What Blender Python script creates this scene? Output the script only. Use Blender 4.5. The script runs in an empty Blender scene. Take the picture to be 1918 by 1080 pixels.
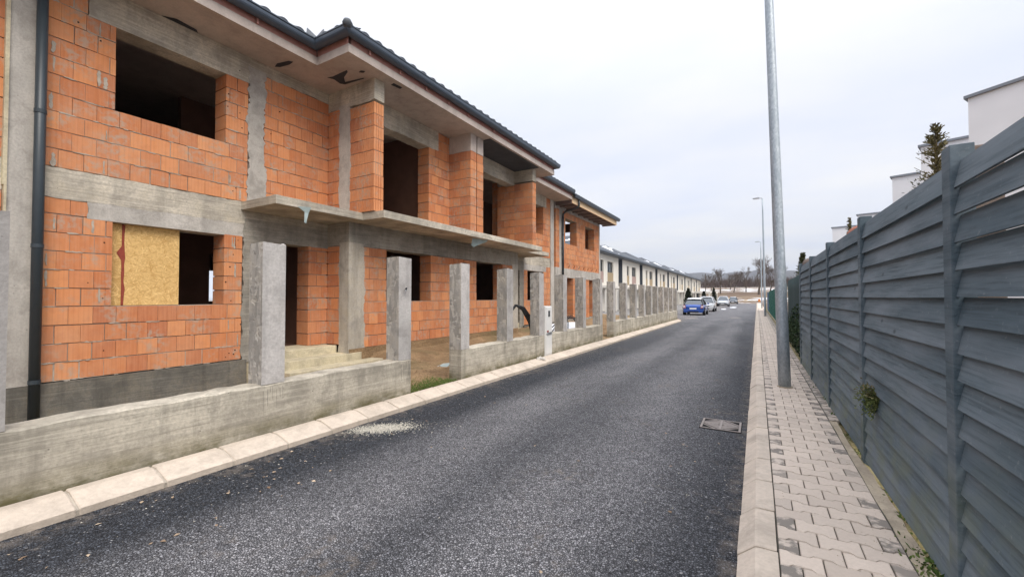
import bpy, math, random
from mathutils import Vector, Matrix
R = math.radians
rng = random.Random(7)
sc = bpy.context.scene
COL = sc.collection

# ------------------------------------------------------------------ camera, sky, sun, exposure
cd = bpy.data.cameras.new('camera'); cam = bpy.data.objects.new('camera', cd); COL.objects.link(cam)
cd.sensor_width = 36.0; cd.lens = 36.0*788/1918; cd.clip_start = 0.05; cd.clip_end = 9000
cam.location = (0, 0, 1.5)
cam.rotation_euler = (R(90+1.163), 0, R(30.222))
sc.camera = cam

SUN_EL, SUN_AZ = 48.0, 118.0         # azimuth clockwise from +Y (the road direction)
w = bpy.data.worlds.new('World'); sc.world = w; w.use_nodes = True
nt = w.node_tree; nt.nodes.clear()
def N(t, **k):
    n = nt.nodes.new(t)
    for a, b in k.items(): setattr(n, a, b)
    return n
def Lk(a, b): nt.links.new(a, b)
sky = N('ShaderNodeTexSky', sky_type='NISHITA', sun_disc=False, sun_elevation=R(SUN_EL), sun_rotation=R(SUN_AZ))
sky.air_density = 1.0; sky.dust_density = 3.0
tc = N('ShaderNodeTexCoord'); sep = N('ShaderNodeSeparateXYZ'); Lk(tc.outputs['Generated'], sep.inputs[0])
zc = N('ShaderNodeClamp'); Lk(sep.outputs['Z'], zc.inputs[0])
den = N('ShaderNodeMath', operation='ADD'); Lk(zc.outputs[0], den.inputs[0]); den.inputs[1].default_value = 0.14
dv = N('ShaderNodeVectorMath', operation='DIVIDE'); Lk(tc.outputs['Generated'], dv.inputs[0])
cmb = N('ShaderNodeCombineXYZ'); Lk(den.outputs[0], cmb.inputs[0]); Lk(den.outputs[0], cmb.inputs[1]); cmb.inputs[2].default_value = 1.0
Lk(cmb.outputs[0], dv.inputs[1])
flat = N('ShaderNodeVectorMath', operation='MULTIPLY'); Lk(dv.outputs[0], flat.inputs[0]); flat.inputs[1].default_value = (1.0, 1.7, 0.0)
nz = N('ShaderNodeTexNoise'); Lk(flat.outputs[0], nz.inputs['Vector']); nz.inputs['Scale'].default_value = 0.62; nz.inputs['Detail'].default_value = 6; nz.inputs['Roughness'].default_value = 0.52
nr = N('ShaderNodeMapRange'); Lk(nz.outputs[0], nr.inputs[0]); nr.inputs[1].default_value = 0.34; nr.inputs[2].default_value = 0.66
ccol = N('ShaderNodeMixRGB'); Lk(nr.outputs[0], ccol.inputs[0]); ccol.inputs[1].default_value = (0.82, 0.875, 1.03, 1); ccol.inputs[2].default_value = (1.0, 1.0, 1.02, 1)
# overcast luminance, brighter towards the zenith
ramp = N('ShaderNodeFloatCurve'); Lk(zc.outputs[0], ramp.inputs['Value'])
cv = ramp.mapping.curves[0]; cv.points[0].location = (0, 0.265); cv.points[1].location = (1, 1.28)
for p in ((0.06, 0.29), (0.18, 0.345), (0.40, 0.375), (0.62, 0.50)): cv.points.new(*p)
ramp.mapping.use_clip = False; ramp.mapping.update()
lum = N('ShaderNodeMath', operation='MULTIPLY'); Lk(ramp.outputs[0], lum.inputs[0]); lum.inputs[1].default_value = 20.0
cl = N('ShaderNodeVectorMath', operation='SCALE'); Lk(ccol.outputs[0], cl.inputs[0]); Lk(lum.outputs[0], cl.inputs['Scale'])
mixs = N('ShaderNodeMixRGB'); mixs.inputs[0].default_value = 0.94; Lk(sky.outputs[0], mixs.inputs[1]); Lk(cl.outputs[0], mixs.inputs[2])
bg = N('ShaderNodeBackground'); Lk(mixs.outputs[0], bg.inputs[0]); bg.inputs[1].default_value = 0.1
wo = N('ShaderNodeOutputWorld'); Lk(bg.outputs[0], wo.inputs[0])

sd = bpy.data.lights.new('sun', 'SUN'); sun = bpy.data.objects.new('sun', sd); COL.objects.link(sun)
sd.energy = 1.9; sd.angle = R(35); sd.color = (1.0, 0.93, 0.83)
az = R(SUN_AZ); el = R(SUN_EL)
sdir = Vector((math.sin(az)*math.cos(el), math.cos(az)*math.cos(el), math.sin(el)))
sun.rotation_euler = sdir.to_track_quat('Z', 'Y').to_euler(); sun.location = (6, -8, 20)
vs = sc.view_settings; vs.view_transform = 'Standard'; vs.look = 'None'; vs.gamma = 1.0; vs.exposure = 0.50; vs.use_curve_mapping = False

# ------------------------------------------------------------------ material helpers
class G:
    def __init__(s, name):
        s.m = bpy.data.materials.new(name); s.m.use_nodes = True; s.t = s.m.node_tree
        s.t.nodes.clear()
        s.out = s.n('ShaderNodeOutputMaterial'); s.b = s.n('ShaderNodeBsdfPrincipled'); s.l(s.b.outputs[0], s.out.inputs[0])
        s.b.inputs['Specular IOR Level'].default_value = 0.3
        s._pos = None
    def n(s, t, **k):
        o = s.t.nodes.new(t)
        for a, b in k.items(): setattr(o, a, b)
        return o
    def l(s, a, b): s.t.links.new(a, b)
    def pos(s, scale=(1, 1, 1), rot=(0, 0, 0), obj=False):
        if obj: src = s.n('ShaderNodeTexCoord').outputs['Object']
        else: src = s.n('ShaderNodeNewGeometry').outputs['Position']
        m = s.n('ShaderNodeMapping'); m.inputs['Scale'].default_value = scale; m.inputs['Rotation'].default_value = rot
        s.l(src, m.inputs[0]); return m.outputs[0]
    def noise(s, scale, detail=4, rough=0.55, vec=None, dist=0.0):
        o = s.n('ShaderNodeTexNoise'); o.inputs['Scale'].default_value = scale; o.inputs['Detail'].default_value = detail
        o.inputs['Roughness'].default_value = rough; o.inputs['Distortion'].default_value = dist
        s.l(vec if vec is not None else s.pos(), o.inputs['Vector']); return o.outputs[0]
    def vor(s, scale, vec=None, feature='F1', out='Distance', rand=1.0):
        o = s.n('ShaderNodeTexVoronoi', feature=feature); o.inputs['Scale'].default_value = scale; o.inputs['Randomness'].default_value = rand
        s.l(vec if vec is not None else s.pos(), o.inputs['Vector']); return o.outputs[out]
    def rmp(s, fac, a, b, lo=0.0, hi=1.0):
        o = s.n('ShaderNodeMapRange'); s.l(fac, o.inputs[0])
        o.inputs[1].default_value = a; o.inputs[2].default_value = b; o.inputs[3].default_value = lo; o.inputs[4].default_value = hi
        return o.outputs[0]
    def mix(s, fac, a, b, mode='MIX'):
        o = s.n('ShaderNodeMixRGB', blend_type=mode)
        for i, v in ((0, fac), (1, a), (2, b)):
            if hasattr(v, 'is_linked') or hasattr(v, 'links'): s.l(v, o.inputs[i])
            elif i == 0: o.inputs[0].default_value = v
            else: o.inputs[i].default_value = (*v, 1) if len(v) == 3 else v
        return o.outputs[0]
    def math(s, op, a, b=0.0):
        o = s.n('ShaderNodeMath', operation=op)
        for i, v in ((0, a), (1, b)):
            if hasattr(v, 'links'): s.l(v, o.inputs[i])
            else: o.inputs[i].default_value = v
        return o.outputs[0]
    def rnd(s):
        a = s.n('ShaderNodeObjectInfo').outputs['Random']; b = s.n('ShaderNodeNewGeometry').outputs['Random Per Island']
        return s.math('FRACT', s.math('ADD', s.math('MULTIPLY', a, 1.0), b))
    def col(s, c):
        if hasattr(c, 'links'): s.l(c, s.b.inputs['Base Color'])
        else: s.b.inputs['Base Color'].default_value = (*c, 1)
    def rough(s, r):
        if hasattr(r, 'links'): s.l(r, s.b.inputs['Roughness'])
        else: s.b.inputs['Roughness'].default_value = r
    def bump(s, h, strength=0.5, dist=0.01):
        o = s.n('ShaderNodeBump'); o.inputs['Strength'].default_value = strength; o.inputs['Distance'].default_value = dist
        s.l(h, o.inputs['Height']); s.l(o.outputs[0], s.b.inputs['Normal'])
    def set(s, k, v): s.b.inputs[k].default_value = v
M = {}
def simple(name, c, rough=0.7, var=0.12, scale=6.0, bump=0.0, metallic=0.0, rnd=0.0, spec=0.3):
    g = G(name); n = g.noise(scale, 5)
    c2 = tuple(min(1, x*(1+var)) for x in c); c1 = tuple(x*(1-var) for x in c)
    k = g.mix(n, c1, c2)
    if rnd: k = g.mix(g.rmp(g.rnd(), 0, 1, 0, 1), g.mix(1.0, k, (1-rnd,)*3, 'MULTIPLY'), k)
    g.col(k); g.rough(rough); g.set('Metallic', metallic); g.set('Specular IOR Level', spec)
    if bump: g.bump(g.noise(scale*8, 4), bump, 0.01)
    M[name] = g.m; return g.m

# bricks: fired clay, vertical drag marks, dust and mortar smears
def brick_mat(name, dark=1.0, grooved=False):
    g = G(name); r = g.rnd()
    base = g.mix(r, (0.50*dark, 0.175*dark, 0.070*dark), (0.67*dark, 0.285*dark, 0.120*dark))
    r2 = g.math('FRACT', g.math('MULTIPLY', r, 7.31))
    base = g.mix(g.rmp(r2, 0.60, 1.0, 0, 0.7), base, (0.39*dark, 0.125*dark, 0.062*dark))
    du = g.noise(1.3, 6, 0.7); base = g.mix(g.rmp(du, 0.42, 0.70, 0, 0.38), base, (0.60, 0.37, 0.23))
    rb_ = g.n('ShaderNodeTexWave', wave_type='BANDS', bands_direction='Y'); rb_.inputs['Scale'].default_value = 6.2; rb_.inputs['Distortion'].default_value = 0.4; g.l(g.pos(), rb_.inputs['Vector']); base = g.mix(g.rmp(rb_.outputs[1], 0.0, 0.35, 0.16, 0.0), base, (0.34, 0.11, 0.05))
    st = g.noise(1.0, 3, 0.5, g.pos((40, 40, 1.5))); base = g.mix(g.rmp(st, 0.35, 0.7, 0, 0.30), base, (0.72*dark, 0.33*dark, 0.18*dark))
    n1 = g.noise(9, 4); base = g.mix(g.rmp(n1, 0.45, 0.75, 0, 0.28), base, (0.36, 0.14, 0.085))
    sm = g.noise(2.3, 5, 0.6); sm2 = g.noise(14, 4, 0.6)
    f = g.math('MULTIPLY', g.rmp(sm, 0.49, 0.61), g.rmp(sm2, 0.44, 0.60, 0, 0.7))
    base = g.mix(f, base, (0.42, 0.34, 0.27))
    g.col(base); g.rough(0.9); g.set('Specular IOR Level', 0.15)
    g.bump(g.mix(0.5, st, g.noise(60, 3)), 0.25, 0.004); M[name] = g.m
brick_mat('brick')
simple('mortar', (0.40, 0.35, 0.29), 0.95, 0.55, 9, 0.5)

def concrete(name, c, board=False, osb=False, stain=0.5, warm=(0.46, 0.40, 0.30), pits=True, contrast=1.0, moss=False):
    g = G(name); dk = tuple(x*0.42 for x in c)
    n0 = g.noise(0.75, 6, 0.65); n1 = g.noise(4.5, 7, 0.68, None, 0.4); n2 = g.noise(38, 5, 0.65)
    k = g.mix(g.rmp(n0, 0.36, 0.64), tuple(x*(1-0.34*contrast) for x in c), tuple(min(1, x*(1+0.22*contrast)) for x in c))
    k = g.mix(g.rmp(n1, 0.44, 0.66, 0, 0.55), k, warm)
    k = g.mix(g.rmp(n1, 0.50, 0.34, 0, 0.45*contrast), k, dk)
    k = g.mix(g.rmp(n2, 0.40, 0.66, 0, 0.42*contrast), k, tuple(x*0.55 for x in c))
    vs_ = g.noise(1.0, 6, 0.65, g.pos((3.2, 3.2, 0.4)))           # runs of damp
    k = g.mix(g.rmp(vs_, 0.50, 0.66, 0, stain), k, dk)
    h = g.mix(0.5, n1, n2)
    if board:
        bd = g.noise(1.0, 5, 0.65, g.pos((1.5, 1.5, 34))); k = g.mix(g.rmp(bd, 0.50, 0.68, 0, 0.42*contrast), k, tuple(x*0.5 for x in c)); k = g.mix(g.rmp(bd, 0.48, 0.34, 0, 0.3), k, tuple(min(1, x*1.3) for x in c)); h = g.mix(0.65, h, bd)
    if osb:
        a = g.vor(15, g.pos((1, 1, 0.26), (0.6, 0.5, 0)), out='Color'); b2 = g.vor(15, g.pos((1, 1, 0.26), (-0.8, -0.7, 0.3)), out='Color')
        mm = g.mix(g.rmp(g.noise(8, 2), 0.45, 0.55), a, b2); sx = g.n('ShaderNodeSeparateColor'); g.l(mm, sx.inputs[0])
        k = g.mix(g.rmp(sx.outputs[0], 0.15, 0.85, 0.0, 0.7), k, tuple(x*0.40 for x in c)); h = g.mix(0.8, h, sx.outputs[0])
    if pits:
        v = g.vor(13); p = g.math('SUBTRACT', 1.0, g.math('MULTIPLY', g.math('SUBTRACT', 1.0, g.rmp(v, 0.04, 0.10)), g.rmp(g.noise(5, 3), 0.48, 0.62, 0, 0.75))); k = g.mix(g.math('SUBTRACT', 1.0, p), k, tuple(x*0.3 for x in c)); h = g.mix(0.3, h, p)
    if moss:
        sp = g.n('ShaderNodeSeparateXYZ'); g.l(g.pos(), sp.inputs[0])
        f = g.math('MULTIPLY', g.rmp(sp.outputs[2], 0.30, 0.12), g.rmp(g.noise(3, 6, 0.7, g.pos((1, 1, 2))), 0.36, 0.6, 0.15, 0.9)); k = g.mix(f, k, (0.115, 0.10, 0.04))
    g.col(k); g.rough(0.92); g.set('Specular IOR Level', 0.2); g.bump(h, 0.9 if osb else 0.75, 0.016); M[name] = g.m
concrete('concrete', (0.48, 0.44, 0.38))
concrete('concrete_board', (0.60, 0.545, 0.455), board=True, contrast=1.5, warm=(0.50, 0.44, 0.33))
concrete('concrete_dark', (0.17, 0.16, 0.14), board=True, warm=(0.22, 0.19, 0.14), stain=0.7)
concrete('concrete_mid', (0.37, 0.345, 0.30), board=True, warm=(0.36, 0.32, 0.26), stain=0.6)
concrete('concrete_soffit', (0.53, 0.455, 0.41), contrast=0.55, stain=0.25, warm=(0.48, 0.43, 0.39), pits=False)
concrete('concrete_pillar', (0.51, 0.48, 0.455), stain=0.4, warm=(0.5, 0.48, 0.46))
concrete('concrete_pillar_osb', (0.49, 0.465, 0.425), osb=True, stain=0.35, pits=False)
concrete('concrete_fencewall', (0.50, 0.455, 0.375), board=True, contrast=1.35, stain=0.75, warm=(0.54, 0.49, 0.40), moss=True)
concrete('concrete_rough', (0.52, 0.485, 0.44), stain=0.3, warm=(0.5, 0.48, 0.44))
concrete('concrete_ochre', (0.60, 0.53, 0.38), stain=0.3, warm=(0.62, 0.55, 0.37))
concrete('kerb_concrete', (0.545, 0.465, 0.385), contrast=0.55, stain=0.3, warm=(0.60, 0.51, 0.42), pits=False)

def roof_mat():
    g = G('roof_tile'); n = g.noise(8, 4); g.col(g.mix(n, (0.045, 0.052, 0.062), (0.085, 0.095, 0.11))); g.rough(0.55); g.bump(g.noise(70, 3), 0.2, 0.004); M['roof_tile'] = g.m
roof_mat()
simple('gutter_metal', (0.055, 0.075, 0.105), 0.38, 0.08, 5, spec=0.5)
simple('pipe_metal', (0.030, 0.042, 0.052), 0.42, 0.12, 5, spec=0.5)
simple('wood_red', (0.40, 0.20, 0.17), 0.85, 0.25, 12, 0.3)
def timber():
    g = G('timber'); n = g.noise(1, 5, 0.6, g.pos((10, 1.2, 30))); g.col(g.mix(n, (0.62, 0.42, 0.25), (0.82, 0.62, 0.40))); g.rough(0.8); g.bump(n, 0.3, 0.005); M['timber'] = g.m
timber()
simple('plank_dark', (0.22, 0.17, 0.16), 0.85, 0.3, 9, 0.3, rnd=0.4)
def osbm():
    g = G('osb'); r = g.rnd(); k = g.mix(r, (0.55, 0.33, 0.11), (0.86, 0.60, 0.26)); k = g.mix(g.rmp(g.noise(40, 4), 0.4, 0.7, 0, 0.4), k, (0.48, 0.28, 0.10))
    g.col(k); g.rough(0.75); g.bump(g.noise(90, 3), 0.3, 0.003); M['osb'] = g.m
osbm()
simple('foam_red', (0.28, 0.06, 0.04), 0.9, 0.3, 30, 0.4)
simple('black_plastic', (0.012, 0.012, 0.013), 0.45, 0.2, 10)
simple('tar_film', (0.035, 0.037, 0.045), 0.7, 0.3, 14, 0.3)
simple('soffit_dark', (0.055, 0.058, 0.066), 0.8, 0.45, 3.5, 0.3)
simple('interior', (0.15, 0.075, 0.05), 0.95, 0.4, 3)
simple('film_clear', (0.34, 0.42, 0.42), 0.3, 0.2, 12)

def asphalt():
    g = G('asphalt')
    p = g.pos()
    cellc = g.n('ShaderNodeTexVoronoi', feature='F1'); cellc.inputs['Scale'].default_value = 70; g.l(p, cellc.inputs['Vector'])
    sx = g.n('ShaderNodeSeparateColor'); g.l(cellc.outputs['Color'], sx.inputs[0])
    edge = g.vor(70, p, 'DISTANCE_TO_EDGE')
    # dust polished in along the wheel paths, uneven along the road
    sp = g.n('ShaderNodeSeparateXYZ'); g.l(p, sp.inputs[0])
    wob = g.noise(0.35, 3, 0.5, g.pos((1, 0.3, 1)))
    xx = g.math('ADD', sp.outputs[0], g.math('MULTIPLY', g.math('SUBTRACT', wob, 0.5), 0.9))
    cr = g.n('ShaderNodeValToRGB'); g.l(g.rmp(xx, -4.3, 0.0), cr.inputs[0])
    e = cr.color_ramp.elements; e[0].position = 0.0; e[0].color = (0.0, 0.0, 0.0, 1); e[1].position = 1.0; e[1].color = (0.0, 0, 0, 1)
    for ps, v in ((0.22, 0.03), (0.34, 0.75), (0.44, 0.95), (0.56, 0.45), (0.70, 1.0), (0.79, 0.9), (0.89, 0.34)):
        q = e.new(ps); q.color = (v, v, v, 1)
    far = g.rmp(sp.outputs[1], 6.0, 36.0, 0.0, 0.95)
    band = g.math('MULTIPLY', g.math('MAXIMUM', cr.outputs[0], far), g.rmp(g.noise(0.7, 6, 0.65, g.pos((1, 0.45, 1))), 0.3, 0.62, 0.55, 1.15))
    dark = g.mix(sx.outputs[0], (0.012, 0.0145, 0.019), (0.098, 0.110, 0.132))
    lite = g.mix(sx.outputs[0], (0.150, 0.149, 0.158), (0.46, 0.45, 0.465))
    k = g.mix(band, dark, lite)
    pale = g.rmp(sx.outputs[1], 0.975, 0.985); k = g.mix(g.math('MULTIPLY', pale, 0.7), k, (0.45, 0.44, 0.44))
    crev = g.rmp(edge, 0.0, 0.22); k = g.mix(crev, (0.010, 0.010, 0.012), k)
    bl = g.noise(2.2, 5, 0.6); k = g.mix(g.rmp(bl, 0.5, 0.72, 0, 0.35), k, g.mix(1.0, k, (0.5, 0.52, 0.56), 'MULTIPLY'))
    mud = g.math('MULTIPLY', g.rmp(g.noise(1.1, 5, 0.65), 0.56, 0.68), g.rmp(g.noise(13, 4), 0.48, 0.6, 0, 0.5)); k = g.mix(mud, k, (0.23, 0.19, 0.155))
    ed = g.math('MAXIMUM', g.rmp(sp.outputs[0], -3.80, -4.03), g.rmp(sp.outputs[0], -0.24, -0.12)); k = g.mix(g.math('MULTIPLY', ed, g.rmp(g.noise(7, 5, 0.7), 0.45, 0.62, 0, 0.65)), k, (0.25, 0.21, 0.175))
    g.col(k); g.rough(g.rmp(sx.outputs[2], 0, 1, 0.6, 0.9)); g.set('Specular IOR Level', 0.22)
    hh = g.math('ADD', g.math('MULTIPLY', g.rmp(edge, 0, 0.35), 0.6), g.math('MULTIPLY', sx.outputs[0], 0.6))
    g.bump(hh, 1.0, 0.013); M['asphalt'] = g.m
asphalt()

def paver_mat(name, c, wet):
    g = G(name); r = g.rnd()
    k = g.mix(r, tuple(x*0.86 for x in c), tuple(x*1.10 for x in c))
    k = g.mix(g.rmp(g.noise(60, 4), 0.35, 0.7, 0, 0.25), k, tuple(x*0.6 for x in c))
    k = g.mix(g.rmp(g.noise(3, 4), 0.45, 0.7, 0, 0.3), k, (0.56, 0.47, 0.40))
    if wet:
        f = g.math('MULTIPLY', g.rmp(g.noise(11, 4, 0.6), 0.40, 0.52), g.rmp(r, 0.15, 0.3, 0, 0.85)); k = g.mix(f, k, (0.155, 0.14, 0.125))
    g.col(k); g.rough(0.88); g.set('Specular IOR Level', 0.2); g.bump(g.noise(150, 3), 0.35, 0.003); M[name] = g.m
paver_mat('paver', (0.56, 0.475, 0.40), False)
paver_mat('paver_damp', (0.53, 0.455, 0.385), True)
simple('joint_sand', (0.075, 0.068, 0.055), 0.95, 0.4, 30)
def moss():
    g = G('mossy_concrete'); n = g.noise(5, 5, 0.65); k = g.mix(g.rmp(n, 0.35, 0.65), (0.13, 0.105, 0.035), (0.30, 0.255, 0.14)); k = g.mix(g.rmp(g.noise(22, 4), 0.5, 0.7, 0, 0.6), k, (0.09, 0.075, 0.035))
    g.col(k); g.rough(0.95); g.bump(g.noise(40, 5), 0.7, 0.01); M['mossy_concrete'] = g.m
moss()
concrete('strip_concrete', (0.50, 0.42, 0.32), stain=0.5, warm=(0.40, 0.33, 0.22))

def fence_wood():
    g = G('fence_wood'); r = g.rnd()
    gr = g.noise(1.0, 8, 0.75, g.pos((30, 2.2, 75)), 0.3); br = g.noise(1.0, 4, 0.6, g.pos((3, 0.8, 5)))
    k = g.mix(r, (0.068, 0.098, 0.120), (0.130, 0.168, 0.194))
    k = g.mix(g.rmp(gr, 0.47, 0.66, 0, 0.7), k, (0.028, 0.043, 0.053)); k = g.mix(g.rmp(br, 0.45, 0.68, 0, 0.6), k, (0.20, 0.235, 0.265))
    kn = g.vor(2.6, g.pos((1, 0.8, 1.7))); k = g.mix(g.math('SUBTRACT', 1.0, g.rmp(kn, 0.03, 0.085, 0.25, 1)), k, (0.035, 0.043, 0.050))
    w_ = g.noise(30, 5, 0.7); k = g.mix(g.rmp(w_, 0.60, 0.72, 0, 0.35), k, (0.28, 0.31, 0.325))
    sp = g.n('ShaderNodeSeparateXYZ'); g.l(g.pos(), sp.inputs[0])
    al = g.math('MULTIPLY', g.rmp(g.noise(4, 5, 0.6), 0.42, 0.66), g.rmp(sp.outputs[2], 1.0, 0.1, 0, 0.6)); k = g.mix(al, k, (0.16, 0.18, 0.105))
    g.col(k); g.rough(0.72); g.set('Specular IOR Level', 0.25); g.bump(gr, 0.18, 0.003); M['fence_wood'] = g.m
fence_wood()
def galv():
    g = G('galvanised'); a = g.vor(60, g.pos((1, 1, 0.5)), out='Color'); sx = g.n('ShaderNodeSeparateColor'); g.l(a, sx.inputs[0])
    n = g.noise(1, 4, 0.6, g.pos((14, 14, 3.5))); k = g.mix(sx.outputs[0], (0.34, 0.39, 0.43), (0.50, 0.55, 0.59)); k = g.mix(g.rmp(n, 0.4, 0.7, 0, 0.5), k, (0.27, 0.32, 0.37))
    g.col(k); g.set('Metallic', 0.45); g.rough(0.5); M['galvanised'] = g.m
galv()
simple('lamp_grey', (0.38, 0.40, 0.43), 0.45, 0.06, 5, metallic=0.3)
def soil():
    g = G('soil'); n = g.noise(1.1, 6, 0.65); k = g.mix(g.rmp(n, 0.35, 0.65), (0.20, 0.125, 0.065), (0.40, 0.27, 0.15)); k = g.mix(g.rmp(g.noise(26, 5, 0.7), 0.45, 0.7, 0, 0.7), k, (0.13, 0.085, 0.05))
    k = g.mix(g.rmp(g.noise(0.45, 4), 0.5, 0.62, 0, 0.6), k, (0.12, 0.12, 0.055)); g.col(k); g.rough(0.98); g.bump(g.noise(18, 6, 0.7), 1.0, 0.05); M['soil'] = g.m
soil()
def terrain():
    g = G('terrain'); sp = g.n('ShaderNodeSeparateXYZ'); g.l(g.pos(), sp.inputs[0])
    n = g.noise(0.06, 6, 0.6); k = g.mix(g.rmp(n, 0.35, 0.65), (0.135, 0.088, 0.062), (0.215, 0.155, 0.105))
    k = g.mix(g.rmp(g.noise(0.7, 5), 0.45, 0.7, 0, 0.5), k, (0.16, 0.14, 0.075))
    sn = g.noise(0.30, 6, 0.7, g.pos((0.5, 1.6, 1)))
    a = g.math('MULTIPLY', g.rmp(sp.outputs[1], 149, 152), g.rmp(sp.outputs[1], 178, 172)); b_ = g.math('MULTIPLY', g.rmp(sp.outputs[1], 112, 118), g.rmp(sp.outputs[1], 129, 126))
    f = g.math('MULTIPLY', g.math('MAXIMUM', a, b_), g.rmp(sn, 0.515, 0.56)); k = g.mix(f, k, (0.82, 0.84, 0.88))
    wood = g.rmp(sp.outputs[1], 400, 700); k = g.mix(wood, k, g.mix(g.noise(0.012, 6, 0.7), (0.022, 0.024, 0.030), (0.060, 0.054, 0.056)))
    g.col(k); g.rough(0.97); g.bump(g.noise(1.4, 6, 0.7), 0.6, 0.3); M['terrain'] = g.m
terrain()
def snowm():
    g = G('snow'); n = g.noise(3, 5); g.col(g.mix(n, (0.72, 0.75, 0.80), (0.88, 0.89, 0.91))); g.rough(0.8); g.bump(g.noise(8, 5), 0.4, 0.03); M['snow'] = g.m
snowm()
simple('render_white', (0.66, 0.63, 0.57), 0.9, 0.06, 2.5, 0.1)
simple('render_pale', (0.80, 0.79, 0.80), 0.9, 0.10, 1.2, 0.15)
simple('cap_grey', (0.22, 0.24, 0.27), 0.6, 0.1, 5)
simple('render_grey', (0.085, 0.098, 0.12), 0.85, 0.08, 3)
simple('panel_tan', (0.33, 0.255, 0.16), 0.75, 0.12, 5)
simple('panel_mauve', (0.34, 0.245, 0.22), 0.75, 0.12, 5)
simple('frame_dark', (0.05, 0.053, 0.058), 0.5, 0.05, 5)
simple('blind_brown', (0.16, 0.115, 0.09), 0.7, 0.15, 8)
simple('fascia_dark', (0.10, 0.115, 0.14), 0.5, 0.06, 5)
def glass():
    g = G('glass'); g.col((0.055, 0.07, 0.085)); g.rough(0.06); g.set('Specular IOR Level', 0.8); M['glass'] = g.m
    g = G('car_glass'); g.col((0.03, 0.04, 0.045)); g.rough(0.05); g.set('Specular IOR Level', 0.9); M['car_glass'] = g.m
glass()
def paint(name, c, coat=0.9, metallic=0.25):
    g = G(name); g.col(g.mix(g.noise(3, 3), tuple(x*0.93 for x in c), c)); g.rough(0.35); g.set('Coat Weight', coat); g.set('Coat Roughness', 0.06); g.set('Metallic', metallic); M[name] = g.m
paint('paint_blue', (0.012, 0.065, 0.30)); paint('paint_white', (0.76, 0.77, 0.78), metallic=0); paint('paint_silver', (0.52, 0.53, 0.55)); paint('paint_pale', (0.60, 0.63, 0.68)); paint('paint_grey', (0.12, 0.14, 0.17))
simple('tyre', (0.018, 0.018, 0.019), 0.9, 0.2, 20); simple('alloy', (0.42, 0.43, 0.45), 0.35, 0.05, 8, metallic=0.7)
simple('lens_red', (0.42, 0.16, 0.18), 0.2, 0.1, 9, spec=0.6); simple('lens_clear', (0.75, 0.78, 0.8), 0.15, 0.05, 9, spec=0.7); simple('plate', (0.8, 0.8, 0.8), 0.5, 0.03, 9)
def leafm(name, a, b_, trans=0.15):
    g = G(name); g.col(g.mix(g.rnd(), a, b_)); g.rough(0.75); g.set('Specular IOR Level', 0.2); M[name] = g.m
leafm('thuja_green', (0.030, 0.040, 0.016), (0.13, 0.13, 0.055)); leafm('thuja_brown', (0.075, 0.075, 0.032), (0.24, 0.20, 0.10)); leafm('thuja_dark', (0.016, 0.024, 0.014), (0.045, 0.055, 0.028))
leafm('sprig_green', (0.06, 0.09, 0.025), (0.19, 0.21, 0.075)); leafm('ivy', (0.012, 0.026, 0.011), (0.05, 0.085, 0.035)); leafm('weed', (0.05, 0.10, 0.02), (0.16, 0.21, 0.06)); leafm('dry_leaf', (0.17, 0.11, 0.07), (0.46, 0.36, 0.26)); leafm('grass', (0.05, 0.095, 0.02), (0.15, 0.19, 0.05))
simple('bark', (0.10, 0.078, 0.062), 0.95, 0.3, 15); simple('twig', (0.11, 0.088, 0.075), 0.95, 0.3, 5); simple('twig_far', (0.085, 0.060, 0.052), 0.95, 0.3, 0.3)
simple('terracotta', (0.36, 0.135, 0.085), 0.85, 0.3, 12, 0.4); simple('old_stone', (0.17, 0.135, 0.115), 0.95, 0.35, 9, 0.6)
simple('net_green', (0.022, 0.045, 0.045), 0.9, 0.35, 10, 0.4); simple('sheet_green', (0.018, 0.115, 0.085), 0.5, 0.1, 2); simple('sheet_blue', (0.10, 0.15, 0.21), 0.5, 0.1, 2)
simple('cabinet_white', (0.70, 0.69, 0.665), 0.5, 0.05, 6); simple('cast_iron', (0.27, 0.235, 0.215), 0.6, 0.3, 25, 0.4, metallic=0.3); simple('gravel_pale', (0.50, 0.47, 0.40), 0.9, 0.2, 30, rnd=0.5)
simple('rubble', (0.42, 0.33, 0.22), 0.95, 0.4, 1.2, 0.6); simple('plank_pale', (0.62, 0.52, 0.38), 0.85, 0.2, 2, rnd=0.5); simple('orange', (0.65, 0.22, 0.05), 0.6, 0.1, 5); simple('stone_grey', (0.36, 0.345, 0.33), 0.95, 0.3, 20, 0.5, rnd=0.5); simple('hole_black', (0.006, 0.005, 0.005), 1.0, 0.1, 5)

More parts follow.
